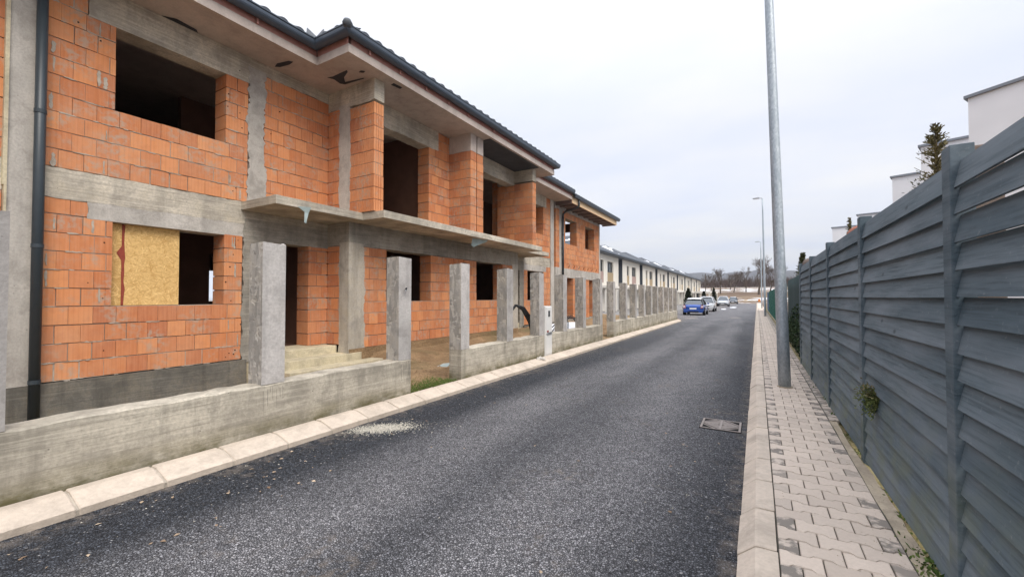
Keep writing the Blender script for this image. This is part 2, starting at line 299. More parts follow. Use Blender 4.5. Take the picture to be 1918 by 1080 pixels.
# ------------------------------------------------------------------ mesh helpers
class MB:
    def __init__(s): s.v = []; s.f = []
    def poly(s, pts, faces):
        o = len(s.v); s.v += [tuple(p) for p in pts]; s.f += [tuple(i+o for i in f) for f in faces]; return s
    def box(s, x0, x1, y0, y1, z0, z1):
        return s.poly([(x0,y0,z0),(x1,y0,z0),(x1,y1,z0),(x0,y1,z0),(x0,y0,z1),(x1,y0,z1),(x1,y1,z1),(x0,y1,z1)],
                      [(0,3,2,1),(4,5,6,7),(0,1,5,4),(1,2,6,5),(2,3,7,6),(3,0,4,7)])
    def prism(s, outline, axis, a, b):        # outline list of (u,v); axis normal; extruded a..b
        def P(u, v, t): return {'X': (t, u, v), 'Y': (u, t, v), 'Z': (u, v, t)}[axis]
        n = len(outline); pts = [P(u, v, a) for u, v in outline] + [P(u, v, b) for u, v in outline]
        area = sum(outline[i][0]*outline[(i+1) % n][1]-outline[(i+1) % n][0]*outline[i][1] for i in range(n))
        fl = (area < 0) ^ (axis == 'Y') ^ (b < a)
        fs = [tuple(range(n))[::-1], tuple(range(n, 2*n))] + [(i, (i+1) % n, n+(i+1) % n, n+i) for i in range(n)]
        if fl: fs = [f[::-1] for f in fs]
        return s.poly(pts, fs)
    def tube(s, path, rad, seg=8, cap=True):
        path = [Vector(p) for p in path]; n = len(path); rad = rad if isinstance(rad, (list, tuple)) else [rad]*n
        rings = []; up = None
        for i, p in enumerate(path):
            d = (path[min(i+1, n-1)]-path[max(i-1, 0)]).normalized()
            if up is None: up = Vector((0, 0, 1)) if abs(d.z) < 0.9 else Vector((1, 0, 0))
            a = d.cross(up).normalized(); b = d.cross(a).normalized(); up = -b if False else up
            rings.append([p+a*math.cos(2*math.pi*k/seg)*rad[i]+b*math.sin(2*math.pi*k/seg)*rad[i] for k in range(seg)])
        pts = [q for r in rings for q in r]; fs = []
        for i in range(n-1):
            for k in range(seg): fs.append((i*seg+k, (i+1)*seg+k, (i+1)*seg+(k+1) % seg, i*seg+(k+1) % seg))
        if cap: fs.append(tuple(range(seg))); fs.append(tuple((n-1)*seg+k for k in range(seg))[::-1])
        return s.poly(pts, fs)
    def build(s, name, mat, parent=None, smooth=False, origin=None, bevel=0):
        me = bpy.data.meshes.new(name)
        if origin is None: origin = parent_world(parent)
        o3 = Vector(origin)
        me.from_pydata([tuple(Vector(p)-o3) for p in s.v], [], s.f); me.update()
        me.materials.append(M[mat] if isinstance(mat, str) else mat)
        if smooth: me.polygons.foreach_set('use_smooth', [True]*len(me.polygons))
        return link(name, me, parent, o3-parent_world(parent), bevel)
def parent_world(p):
    v = Vector((0, 0, 0))
    while p is not None: v += p.location; p = p.parent
    return v
def link(name, me, parent=None, loc=(0, 0, 0), bevel=0):
    o = bpy.data.objects.new(name, me); COL.objects.link(o); o.location = loc
    if parent is not None: o.parent = parent
    if bevel:
        b = o.modifiers.new('bevel', 'BEVEL'); b.width = bevel; b.segments = 2; b.limit_method = 'ANGLE'
    return o
def tag(o, label=None, cat=None, group=None, kind=None):
    if label: o['label'] = label
    if cat: o['category'] = cat
    if group: o['group'] = group
    if kind: o['kind'] = kind
    return o
def thing(name, loc, label, cat, group=None):
    o = bpy.data.objects.new(name, None); COL.objects.link(o); o.location = loc; o.empty_display_size = 0.2
    return tag(o, label, cat, group)
def jag(a, b, n, amp, fixed=0.0):            # ragged polyline helper: n values between a and b in steps with jitter
    return [(a+(b-a)*i/n, fixed+rng.uniform(-amp, amp)) for i in range(n+1)]

# pixel size of a small piece as the photograph (1918 wide) shows it
TH = R(30.222); FW = Vector((-math.sin(TH), math.cos(TH), 0)); RT = Vector((math.cos(TH), math.sin(TH), 0))
def px(p):
    d = Vector(p)-Vector((0, 0, 1.5)); wz = max(0.1, d.dot(FW)); return 959+788*d.dot(RT)/wz, 556-788*d.z/wz, wz
def in_frame(p, m=40):
    x, y, wz = px(p); return wz > 0.2 and -m < x < 1918+m and -m < y < 1080+m

# ================================================================== THE SETTING: terrain, road, kerbs, pavement
def hgt(x, y):
    def sm(a, b, t): t = max(0, min(1, (t-a)/(b-a))); return t*t*(3-2*t)
    h = -0.35+0.29*sm(40, 100, y)
    yy = y+3*math.sin(x*0.05)
    h += 1.35*sm(112, 127, yy)+1.75*sm(126, 150, yy)+2.1*sm(149, 172, yy)+3.5*sm(175, 420, y)
    h += 106*sm(700, 2100, y)*(0.80+0.16*math.sin(x*0.0055+1.9)+0.08*math.sin(x*0.019+0.6)+0.035*math.sin(x*0.057))
    h += 30*sm(2000, 3000, y)*(0.5+0.5*math.sin(x*0.003))
    return h
ys = [-80, -30, 0, 30, 60, 90, 105, 115, 122] + [126+2*i for i in range(16)] + [165, 180, 200, 240, 300, 400, 520, 650, 800, 950, 1100, 1250, 1400, 1550, 1700, 1850, 2000, 2150, 2400, 2700, 3000, 3600]
tb = MB(); nx = 90
xs0 = [-1+2*i/nx for i in range(nx+1)]
for y in ys:
    for t in xs0:
        x = math.copysign(abs(t)**1.8, t)*(120+max(0, y)*0.95)+8; tb.v.append((x, y, hgt(x, y)))
for j in range(len(ys)-1):
    for i in range(nx): a = j*(nx+1)+i; tb.f.append((a, a+1, a+nx+2, a+nx+1))
tag(tb.build('ground', 'terrain', smooth=True), kind='structure')

rd = MB()
pts = [(-0.08, -4), (-0.08, 114)] + [(-7.6, 114), (-7.6, 44), (-6.4, 31.5), (-5.0, 29.6), (-4.3, 28.6)] + [(-4.10, 27.6), (-4.10, -4)]
pts = pts[::-1]
rd.poly([(x, y, 0.0) for x, y in pts], [tuple(range(len(pts)))[::-1]])
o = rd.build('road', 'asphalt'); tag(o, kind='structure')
# manhole / drain covers on the road
def grate():
    y0, y1, x0, x1 = 5.32, 5.70, -0.565, -0.195; zz = 0.012
    t = thing('storm_drain_grate', (-0.385, 5.49, 0.0), 'square rusty iron drain grate with diagonal slots beside the right kerb', 'drain')
    MB().box(x0-0.03, x1+0.03, y0-0.03, y1+0.03, -0.05, 0.006).build('pit', 'hole_black', t)
    f = MB(); f.box(x0-0.022, x1+0.022, y0-0.022, y0, 0.002, zz); f.box(x0-0.022, x1+0.022, y1, y1+0.022, 0.002, zz); f.box(x0-0.022, x0, y0, y1, 0.002, zz); f.box(x1, x1+0.022, y0, y1, 0.002, zz)
    f.build('frame', 'cast_iron', t)
    cx_, cy_ = (x0+x1)/2, (y0+y1)/2; h = (x1-x0)/2
    for sx in (-1, 1):
        for sy in (-1, 1):
            for k in range(5):
                a = h*(0.12+0.2*k)
                p0 = Vector((cx_+sx*a, cy_+sy*0.012)); p1 = Vector((cx_+sx*0.012, cy_+sy*a)); d = (p1-p0).normalized(); nrm = Vector((-d.y, d.x))*0.010
                if k == 0: continue
                MB().prism([tuple(p0+nrm), tuple(p1+nrm), tuple(p1-nrm), tuple(p0-nrm)], 'Z', 0.007, zz-0.001).build('bar', 'cast_iron', t)
            if True:
                a = h*1.2; p0 = Vector((cx_+sx*h, cy_+sy*h*0.28)); p1 = Vector((cx_+sx*h*0.28, cy_+sy*h)); d = (p1-p0).normalized(); nrm = Vector((-d.y, d.x))*0.010
                MB().prism([tuple(p0+nrm), tuple(p1+nrm), tuple(p1-nrm), tuple(p0-nrm)], 'Z', 0.0075, zz-0.0015).build('bar', 'cast_iron', t)
    MB().box(x0, x1, cy_-0.012, cy_+0.012, 0.0065, zz+0.001).build('bar', 'cast_iron', t); MB().box(cx_-0.012, cx_+0.012, y0, y1, 0.0068, zz+0.002).build('bar', 'cast_iron', t)
grate()
for (x, y, lab) in ((-4.0, 31.9, 'round iron manhole cover on the asphalt just before the blue car'), (-1.4, 34.3, 'round iron manhole cover in the middle of the far carriageway')):
    m = MB(); n = 20; m.prism([(x+0.36*math.cos(2*math.pi*k/n), y+0.36*math.sin(2*math.pi*k/n)) for k in range(n)], 'Z', 0.001, 0.012)
    t = thing('manhole_cover', (x, y, 0), lab, 'manhole', 'manhole covers in the road'); m.build('lid', 'cast_iron', t)
    r_ = MB(); r_.prism([(x+0.42*math.cos(2*math.pi*k/n), y+0.42*math.sin(2*math.pi*k/n)) for k in range(n)], 'Z', 0.0, 0.006); r_.build('frame', 'cast_iron', t)

# kerbs: each stone its own piece
def kerb(name, prof, y0, y1, label_part=None):
    k = MB(); 
    xs = [p[0] for p in prof]
    cxx = (min(xs)+max(xs))/2; k.prism([(cxx+(x-cxx)*0.965, z-0.011 if z > 0 else z) for x, z in prof], 'Y', y0, y1); k_o = tag(k.build(name, 'mortar', origin=((min(xs)+max(xs))/2, y0, 0)), kind='structure')
    cache = []
    for v in range(6):
        m = MB(); L_ = 0.484
        pr = [(x-(min(xs)+max(xs))/2+rng.uniform(-.002, .002), z+(rng.uniform(-.003, .003) if z > 0.02 else 0)) for x, z in prof]
        n = len(pr); c = 0.008
        a = [(x*(1-0.03), 0, z-(c*0.6 if z > 0.02 else 0)) for x, z in pr]; b = [(x, c, z) for x, z in pr]; d = [(x, L_-c, z) for x, z in pr]; e = [(x*(1-0.03), L_, z-(c*0.6 if z > 0.02 else 0)) for x, z in pr]
        fs = [tuple(range(n)), tuple(range(3*n, 4*n))[::-1]]
        for j in range(3):
            for i in range(n): fs.append((j*n+i, (j+1)*n+i, (j+1)*n+(i+1) % n, j*n+(i+1) % n))
        me = bpy.data.meshes.new('kerb_stone'); me.from_pydata(a+b+d+e, [], fs); me.update(); me.materials.append(M['kerb_concrete']); cache.append(me)
    n = int((y1-y0)/0.5); rest = MB()
    for i in range(n):
        me = rng.choice(cache); yy = y0+i*0.5+0.006
        if i < 130:
            s_ = link('kerb_stone', me, k_o, (rng.uniform(-.002, .002), yy-y0, rng.uniform(-.002, .002))); s_.rotation_euler = (rng.uniform(-.003, .003), 0, rng.uniform(-.003, .003))
        else: rest.poly([(v.co.x+k_o.location.x, v.co.y+yy, v.co.z) for v in me.vertices], [tuple(p.vertices) for p in me.polygons])
    if rest.v: tag(rest.build('kerb_stone', 'kerb_concrete', k_o), kind='stuff')
    return k_o
kerb('kerb_left', [(-4.335, -0.04), (-4.04, -0.04), (-4.04, 0.05), (-4.052, 0.058), (-4.25, 0.112), (-4.335, 0.112)], -1.477, 27.6)
kerb('kerb_right', [(-0.112, -0.04), (0.083, -0.04), (0.083, 0.112), (-0.008, 0.112), (-0.024, 0.107), (-0.112, 0.038)], -2.752, 113.5)
# curved kerb end at the parking bay
ke = MB(); cpts = [(-4.19+0.0, 27.6), (-4.26, 28.0), (-4.5, 28.5), (-4.95, 28.95), (-5.6, 29.3)]
for i in range(len(cpts)-1):
    (xa, ya), (xb, yb) = cpts[i], cpts[i+1]; d = Vector((xb-xa, yb-ya)).normalized(); nn = Vector((-d.y, d.x))*-0.14
    q = [(xa-nn.x, ya-nn.y), (xb-nn.x, yb-nn.y), (xb+nn.x, yb+nn.y), (xa+nn.x, ya+nn.y)]; ke.prism(q, 'Z', -0.04, 0.085+0.003*i)
tag(ke.build('kerb_return', 'kerb_concrete'), kind='structure')

# pavement with interlocking double-T pavers
PX0, PW, RP = 0.088, 0.2, 0.14; PZ = 0.108
def wave(s):              # boundary offset along x, period 0.2, trapezoid
    t = (s/0.2) % 1.0
    if t < 0.20: return 1.0
    if t < 0.30: return 1-2*(t-0.20)/0.10
    if t < 0.70: return -1.0
    if t < 0.80: return -1+2*(t-0.70)/0.10
    return 1.0
def paver_mesh(s0, s1, par, mat):
    gp = 0.003; am = 0.0115
    ss = [s0+gp]
    for k in range(-2, 6):
        for q in (0.04, 0.06, 0.14, 0.16):
            s_ = k*0.2+q
            if s0+gp+0.002 < s_ < s1-gp-0.002: ss.append(s_)
    ss.append(s1-gp); ss.sort()
    sg = 1 if par == 0 else -1
    low = [(s_, sg*-am*wave(s_)+gp) for s_ in ss]; hi = [(s_, RP+sg*am*wave(s_)-gp) for s_ in ss]
    out = low+hi[::-1]; n = len(out); c = 0.004
    cx_ = sum(p[0] for p in out)/n; cy_ = RP/2
    top = [(cx_+(x-cx_)*(1-c/0.09), cy_+(y-cy_)*(1-c/0.06), 0.0) for x, y in out]; mid = [(x, y, -0.005) for x, y in out]; bot = [(x, y, -0.05) for x, y in out]
    fs = [tuple(range(n))]; 
    for j in range(2):
        for i in range(n): fs.append((j*n+i, (j+1)*n+i, (j+1)*n+(i+1) % n, j*n+(i+1) % n))
    h = len(low)
    fs[0:1] = [(i, i+1, n-2-i, n-1-i) for i in range(h-1)]
    me = bpy.data.meshes.new('paver'); me.from_pydata(top+mid+bot, [], fs); me.update(); me.materials.append(M[mat]); return me
pv = MB(); pv.box(0.084, 0.70, -2.7, 113.5, -0.05, PZ-0.012)
pav = tag(pv.build('pavement', 'joint_sand', origin=(0.38, 0.2, 0)), kind='structure')
A_ = [paver_mesh(0, 0.2, 0, 'paver')]; Bm = paver_mesh(0.1, 0.3, 1, 'paver')
Hl = paver_mesh(0.0, 0.1, 1, 'paver_damp'); Hr = paver_mesh(0.1, 0.2, 1, 'paver_damp')
cnt = 0; rest = MB(); restd = MB(); row = 0; y = -2.68
def put(me, x, y, z, tilt):
    global cnt
    if cnt < 300 and y > 1.75:
        p = link('paver', me, pav, (x-0.38, y-0.2, z)); p.rotation_euler = (tilt, rng.uniform(-.006, .006), 0); cnt += 1
    else:
        (restd if me in (Hl, Hr) else rest).poly([(v.co.x+x, v.co.y+y, v.co.z+z) for v in me.vertices], [tuple(p.vertices) for p in me.polygons])
while y < 60:
    for c in range(3 if row % 2 == 0 else 4):
        z = PZ+rng.uniform(-.0025, .0025)
        if row % 2 == 0: put(A_[0], PX0+0.2*c, y, z, rng.uniform(-.006, .006))
        elif c == 0: put(Hl, PX0, y, z, 0)
        elif c == 3: put(Hr, PX0+0.4, y, z, 0)
        else: put(Bm, PX0+0.2*(c-1), y, z, rng.uniform(-.006, .006))
    if y > 5.9:        # further along the pavers run on to the gutter
        put(Hr, PX0+0.505, y, PZ-0.004, 0)
    row += 1; y += RP
tag(rest.build('paver', 'paver', pav), kind='stuff'); tag(restd.build('paver', 'paver_damp', pav), kind='stuff')
fp = MB(); fp.box(0.085, 0.75, 60, 113.5, -0.05, PZ-0.002); tag(fp.build('far_pavement', 'paver'), kind='structure')
# concrete strip and mossy gutter along the wooden fence
cs = MB(); prof = []
yy = [-2.6+0.15*i for i in range(58)]
left = [(0.694+rng.uniform(-.004, .004), y) for y in yy]; right = [(0.765+0.012*math.sin(y*2.1)+rng.uniform(-.008, .008), y) for y in yy]
cs.prism(left+right[::-1], 'Z', -0.05, 0.10); tag(cs.build('concrete_strip', 'strip_concrete'), kind='structure')
gt = MB(); yy = [-2.7+0.2*i for i in range(315)]
for y in yy:
    for x, z in ((0.70, 0.085), (0.76, 0.082), (0.80, 0.055), (0.86, 0.075), (1.6, 0.09)): gt.v.append((x+rng.uniform(-.008, .008), y, z+rng.uniform(-.008, .008)-(0.0 if x > 0.75 else 0.02)))
for j in range(len(yy)-1):
    for i in range(4): a = j*5+i; gt.f.append((a, a+1, a+6, a+5))
tag(gt.build('gutter_channel', 'mossy_concrete', smooth=True), kind='structure')
# yards
yd = MB(); nxx, nyy = 26, 120
for j in range(nyy+1):
    for i in range(nxx+1):
        x = -12.0+(-4.345+12.0)*i/nxx; y = -3+32*j/nyy
        h = (0.075 if y > 4.9 or x > -4.7 else -0.16 if y < 4.2 else -0.16+0.235*(y-4.2)/0.7)+0.03*math.sin(x*2.3+y*1.7)+0.025*math.sin(x*5.1-y*3.3)+rng.uniform(-.012, .012)
        h += 0.20*max(0, min(1, (-6.6-x)/1.0))*(1 if y > 6.4 else 0.0)
        if x > -4.6: h = min(h, 0.09)
        yd.v.append((x, y, h))
for j in range(nyy):
    for i in range(nxx): a = j*(nxx+1)+i; yd.f.append((a, a+1, a+nxx+2, a+nxx+1))
tag(yd.build('yard_soil', 'soil', smooth=True), kind='structure')
fy = MB(); fy.box(-24, -7.6, 29.2, 132, -0.4, 0.012); fy.prism([(-7.6, 29.2), (-4.35, 28.3), (-4.75, 29.55), (-6.3, 31.6), (-7.55, 44), (-7.6, 44)], 'Z', -0.4, 0.014); tag(fy.build('front_yards', 'stone_grey'), kind='structure')

# ================================================================== BRICK HOUSES
class House:
    def __init__(s, root): s.root = root; s.br = []; s.core = MB()
    def wall(s, axis, face, s0, s1, z0, z1, holes=(), thick=0.38, phase=0.0, cut=None, grooved=False, bl=0.25):
        rows = int(round((z1-z0)/0.25+0.45)); r = 0
        while z0+r*0.25 < z1-0.04:
            za = z0+r*0.25; zb = min(za+0.25, z1); zm = (za+zb)/2
            iv = [(s0, s1)]
            for h in holes:
                if h[2] < zm < h[3]:
                    nv = []
                    for a, b in iv:
                        if h[1] <= a or h[0] >= b: nv.append((a, b)); continue
                        if h[0] > a: nv.append((a, h[0]))
                        if h[1] < b: nv.append((h[1], b))
                    iv = nv
            off = phase+(r % 2)*bl/2
            for a, b in iv:
                if b-a < 0.02: continue
                if axis == 'X': s.core.box(face-thick+0.01, face-rng.uniform(.006, .02), a+0.02, b-0.02, za, zb-0.0015)
                else: s.core.box(a+0.02, b-0.02, face+rng.uniform(.006, .02), face+thick-0.01, za, zb-0.0015)
                k = math.floor((a-off)/bl); c0 = a
                while c0 < b-0.005:
                    c1 = min(b, off+(k+1)*bl); k += 1
                    if c1-c0 < 0.045 and c1 < b: continue
                    if b-c1 < 0.045: c1 = b
                    gl = rng.choice((0.0015, 0.002, 0.0025, 0.003, 0.003, 0.009)); d = rng.uniform(-.005, .005); ja, jb = rng.uniform(-.003, .003), rng.uniform(-.003, .003)
                    if zb-za > 0.05: s.br.append((axis, face+(d if axis == 'X' else -d), thick, round(c0+(gl if c0 > a else 0.001), 3), round(c1-(gl if c1 < b else 0.001), 3), round(za+0.0075+ja, 3), round(zb-0.0075+jb, 3), grooved))
                    c0 = c1
            r += 1
    def finish(s, limit=300, minpx=10):
        tag(s.core.build('mortar_joints', 'mortar', s.root), kind='stuff')
        wall_o = link('brickwork', None, s.root); wall_o.name = 'brickwork'
        items = []
        for b in s.br:
            axis, f, t, a, c, za, zb, gr = b
            ps = [(f, a, zb), (f, c, zb), (f, a, za)] if axis == 'X' else [(a, f, zb), (c, f, zb), (a, f, za)]
            P = [px(p) for p in ps]; wpx = abs(P[1][0]-P[0][0]); hpx = abs(P[2][1]-P[0][1])
            ok = in_frame(ps[0], 60)
            items.append((min(wpx, hpx)**0.5*(max(wpx, hpx)**0.5) if ok else 0, min(wpx, hpx), b))
        items.sort(key=lambda q: -q[0]); cache = {}; rest = MB(); n = 0
        org = parent_world(s.root)
        for sz, mn, b in items:
            axis, f, t, a, c, za, zb, gr = b; L_ = round((c-a)*200)/200; H_ = round((zb-za)*200)/200
            if L_ < 0.01: continue
            key = (axis, L_, H_, t, gr)
            if key not in cache:
                m = MB()
                if not gr: 
                    if axis == 'X': m.box(-t, 0, 0, L_, 0, H_)
                    else: m.box(0, L_, 0, t, 0, H_)
                else:                      # end face with vertical keying grooves
                    pr = []; q = 0.0
                    pr.append((0, 0))
                    while q+0.06 < L_-0.01:
                        q += 0.05; pr += [(q-0.015, 0), (q-0.013, 0.016), (q-0.002, 0.016), (q, 0)]
                    pr.append((L_, 0))
                    if axis == 'Y':       # front (+X) end grooved too
                        v = 0.0
                        while v+0.06 < t-0.03: v += 0.062; pr += [(L_, v-0.015), (L_-0.016, v-0.013), (L_-0.016, v-0.002), (L_, v)]
                        pr += [(L_, t), (0, t)]; m.prism(pr, 'Z', 0, H_)
                    else:
                        pr += [(L_, t), (0, t)]; m.prism([(-v, u) for u, v in pr], 'Z', 0, H_)
                me = bpy.data.meshes.new('brick'); me.from_pydata(m.v, [], m.f); me.update(); me.materials.append(M['brick']); cache[key] = me
            me = cache[key]; loc = Vector((f, a, za)) if axis == 'X' else Vector((a, f, za))
            if sz >= minpx and n < limit: link('brick', me, wall_o, loc-org); n += 1
            else: rest.poly([tuple(Vector(v.co)+loc) for v in me.vertices], [tuple(p.vertices) for p in me.polygons])
        if rest.v:
            r_ = rest.build('brick', 'brick', wall_o, origin=org); tag(r_, kind='stuff')
        return n
def ragged(axis, face, s0, s1, z0, z1, amp=0.02, proud=0.012, back=0.06, edges='LRTB', step=0.045):
    """plaster-like concrete face with an uneven outline lying over the brick edges"""
    pts = []
    nz = max(2, int((z1-z0)/step)); ns = max(2, int((s1-s0)/step))
    st_ = {'v': 0.0}
    def J(e):
        if e not in edges: return 0.0
        st_['v'] = st_['v']*0.72+rng.uniform(-amp, amp)*0.62; return st_['v']+rng.uniform(-amp, amp)*0.28
    for i in range(ns): pts.append((s0+(s1-s0)*i/ns, z0+J('B')))
    for i in range(nz): pts.append((s1+J('R'), z0+(z1-z0)*i/nz))
    for i in range(ns): pts.append((s1-(s1-s0)*i/ns, z1+J('T')))
    for i in range(nz): pts.append((s0+J('L'), z1-(z1-z0)*i/nz))
    m = MB()
    if axis == 'X': m.prism(pts, 'X', face-back, face+proud)
    else: m.prism(pts, 'Y', face+back, face-proud)
    return m
W, B, P_ = -8.15, -7.44, -6.70
ZS = 5.97                      # soffit
MID = 9.555
def mir(y): return 2*MID-y

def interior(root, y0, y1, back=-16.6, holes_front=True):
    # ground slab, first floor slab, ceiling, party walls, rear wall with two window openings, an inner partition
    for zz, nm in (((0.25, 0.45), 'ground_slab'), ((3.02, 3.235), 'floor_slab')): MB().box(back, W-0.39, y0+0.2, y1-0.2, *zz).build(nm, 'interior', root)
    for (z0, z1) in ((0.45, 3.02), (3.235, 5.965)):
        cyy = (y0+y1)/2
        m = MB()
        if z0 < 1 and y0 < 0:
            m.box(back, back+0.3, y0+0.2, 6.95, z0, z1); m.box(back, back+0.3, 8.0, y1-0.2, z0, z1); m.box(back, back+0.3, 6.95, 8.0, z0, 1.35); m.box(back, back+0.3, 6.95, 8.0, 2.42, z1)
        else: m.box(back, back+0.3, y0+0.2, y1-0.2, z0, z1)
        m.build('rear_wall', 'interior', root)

def build_main(h, mi, root):
    f = (lambda a, b: (a, b)) if not mi else (lambda a, b: (mir(b), mir(a)))
    ph = 1.796 % 0.25
    ylo = -1.6 if not mi else 0
    # upper main wall left of the fin
    y0 = 1.33 if not mi else 1.30
    hu = [(2.365, 3.86, 4.25, 5.5), (4.235, 4.535, 3.2, 5.8)]
    hu.append((2.06, 4.235, 5.48, 6.0))
    hh = [(*f(a, b), c, d) for a, b, c, d in hu]
    h.wall('X', W, *f(1.60, 5.93), 3.25, 5.75, hh, phase=ph)
    h.wall('X', W, *f(1.60, 2.06), 5.75, 5.96, [], phase=ph)
    # ground floor main wall
    hg = [(2.365, 3.86, 1.37, 2.61), (2.10, 4.2, 2.60, 2.86), (4.16, 5.48, 0.3, 2.9)]
    h.wall('X', W, *f(1.60, 4.17), 0.37, 2.84, [(*f(a, b), c, d) for a, b, c, d in hg], phase=ph)
    h.wall('X', W, *f(5.48, 5.93), 0.48, 2.60, [], phase=ph)
    def R_(ax, fc, a, b, z0, z1, mat, nm, **k): ragged(ax, fc, *f(a, b), z0, z1, **k).build(nm, mat, root)
    R_('X', W, 4.235, 4.545, 3.22, 5.80, 'concrete_rough', 'column', amp=0.04, proud=0.011, back=0.3, edges='LR')
    R_('X', W, 1.60, 6.30, 2.845, 3.245, 'concrete_board', 'floor_band', amp=0.012, proud=0.004, back=0.36, edges='TB')
    R_('X', W, 2.06, 4.30, 5.48, 5.99, 'concrete_board', 'ring_beam', amp=0.012, proud=0.006, back=0.36, edges='L')
    R_('X', W, 4.25, 5.94, 5.755, 5.988, 'concrete_board', 'ring_beam', amp=0.018, proud=0.003, back=0.36, edges='B')
    R_('X', W, 2.09, 4.22, 2.603, 2.85, 'concrete_rough', 'lintel', amp=0.02, proud=0.002, back=0.36, edges='LR')
    R_('X', W, 4.17, 4.53, 0.30, 2.86, 'concrete_mid', 'column', amp=0.025, proud=0.007, back=0.36, edges='L')
    R_('X', W, 4.20, 6.0, 2.56, 2.95, 'concrete_mid', 'door_beam', amp=0.008, proud=0.009, back=0.36, edges='B')
    # return wall of the bay, ground floor and upper floor: face looks down the road
    if not mi:
        Y = 5.93
        h.wall('Y', Y, W, -7.72, 0.48, 2.60, [], thick=0.3, phase=-8.15); ragged('Y', Y, -7.735, B-0.001, 0.30, 2.66, 0.02, 0.006, 0.3, 'L').build('corner_column', 'concrete', root)
        ragged('Y', Y, W, B+0.003, 2.60, 3.09, 0.01, 0.004, 0.36, 'B').build('bay_beam', 'concrete_mid', root)
        h.wall('Y', Y, W, -7.77, 3.25, 5.56, [], thick=0.25, phase=-8.12); ragged('Y', Y, -7.775, -7.425, 3.24, 5.62, 0.025, 0.005, 0.25, 'LR').build('return_column', 'concrete_rough', root)
        ragged('Y', Y, W, P_+0.004, 5.545, 5.985, 0.02, 0.004, 0.26, 'B').build('fin_beam', 'concrete_board', root)
        fin(h, Y, 0.25, root)
    else:
        Y = mir(5.93); m = MB()
        m.box(W, B-0.002, Y-0.28, Y, 0.2, 3.09); m.build('return_wall', 'concrete_mid', root)
        m = MB(); m.box(W, P_+0.003, Y-0.26, Y+0.001, 5.548, 5.985); m.build('fin_beam', 'concrete_board', root)
        h.wall('Y', Y-0.25, W, B, 3.25, 5.55, [], thick=0.25); fin(h, Y-0.25, 0.25, root)
    # bay walls
    hb = [(6.97, 8.51, 1.37, 2.61)]
    h.wall('X', B, *f(6.32, MID-0.003), 0.40, 2.60, [(*f(a, b), c, d) for a, b, c, d in hb], phase=6.97 % 0.25)
    R_('X', B, 5.925, 6.345, 0.30, 2.66, 'concrete', 'corner_column', amp=0.03, proud=0.004, back=0.3, edges='R' if not mi else 'L')
    R_('X', B, 5.927, MID-0.003, 2.605, 3.088, 'concrete_mid', 'bay_beam', amp=0.008, proud=0.002, back=0.38, edges='B')
    h.wall('X', B, *f(8.42, MID-0.003), 3.25, 5.50, [], phase=8.42 % 0.25); h.wall('X', B, *f(8.80, MID-0.003), 5.50, 5.96, [], phase=8.42 % 0.25)
    R_('X', B, 6.15, 8.80, 5.452, 5.98, 'concrete_board', 'lintel', amp=0.012, proud=0.004, back=0.36, edges='B')
    # window / door reveals behind lintels are the wall thickness itself
    # fin at the party line
    if not mi:
        fin(h, 9.27, 0.255, root); ragged('Y', 9.27, B+0.002, P_+0.004, 5.50, 5.985, 0.02, 0.004, 0.26, 'B').build('fin_beam', 'concrete_soffit', root)
    else:
        fin(h, 9.585, 0.285, root, False); ragged('Y', 9.585, B+0.002, P_+0.004, 5.50, 5.985, 0.02, 0.003, 0.285, 'B').build('fin_beam', 'concrete_soffit', root)
    # plinths
    pl = MB(); a, b = f(1.0, 4.23); pl.prism([(W-0.3, -0.1), (W+0.075, -0.1), (W+0.06, 0.355), (W-0.3, 0.366)], 'Y', a, b); pl.build('plinth', 'concrete_dark', root)
    pl = MB(); a, b = f(5.94, MID); pl.box(B-0.3, B+0.02, a, b, -0.1, 0.398); pl.build('plinth', 'soil', root)
    pl = MB(); a, b = f(4.2, 5.95); pl.box(W-0.36, W-0.01, a, b, -0.1, 0.478); pl.build('threshold', 'concrete_ochre', root)
    # canopy slab over the ground floor
    c = [(W-0.05, 4.13), (-7.05, 4.13), (-7.05, 5.96), (-6.44, 5.96), (-6.44, MID-0.002), (W-0.05, MID-0.002)]
    if mi: c = [(x, mir(y)) for x, y in c][::-1]
    MB().prism(c, 'Z', 3.092, 3.242).build('canopy_slab', 'concrete_board', root, bevel=0.006)
    # steps at the door
    a, b = f(4.42, 5.925); a2, b2 = f(4.42, 6.25); a3, b3 = f(4.42, 6.55)
    if not mi:
        for nm, q in (('step', (W+0.0, -7.80, a, b, 0.0, 0.468)), ('step', (-7.80, -7.40, a2, b2, 0.0, 0.318)), ('step', (-7.40, -7.06, a3, b3, 0.0, 0.165))): MB().box(*q).build(nm, 'concrete_ochre', root, bevel=0.012)
def fin(h, y, t, root, single=True):
    # blade wall of end-grooved blocks, alternate rows break bond
    z = 3.25; r = 0
    while z < 5.48:
        zb = min(z+0.25, 5.51); brk = -7.06 if r % 2 else -7.20; d = rng.uniform(-.006, .006)
        h.core.box(B+0.004, P_-0.016, y+0.014, y+t-0.012, z, zb-0.001)
        for a, b in ((B+0.002, brk), (brk, P_+d)): h.br.append(('Y', y+rng.uniform(-.004, .003), t, round(a+0.002, 3), round(b-0.002, 3), round(z+0.006, 3), round(zb-0.007, 3), True))
        z += 0.25; r += 1

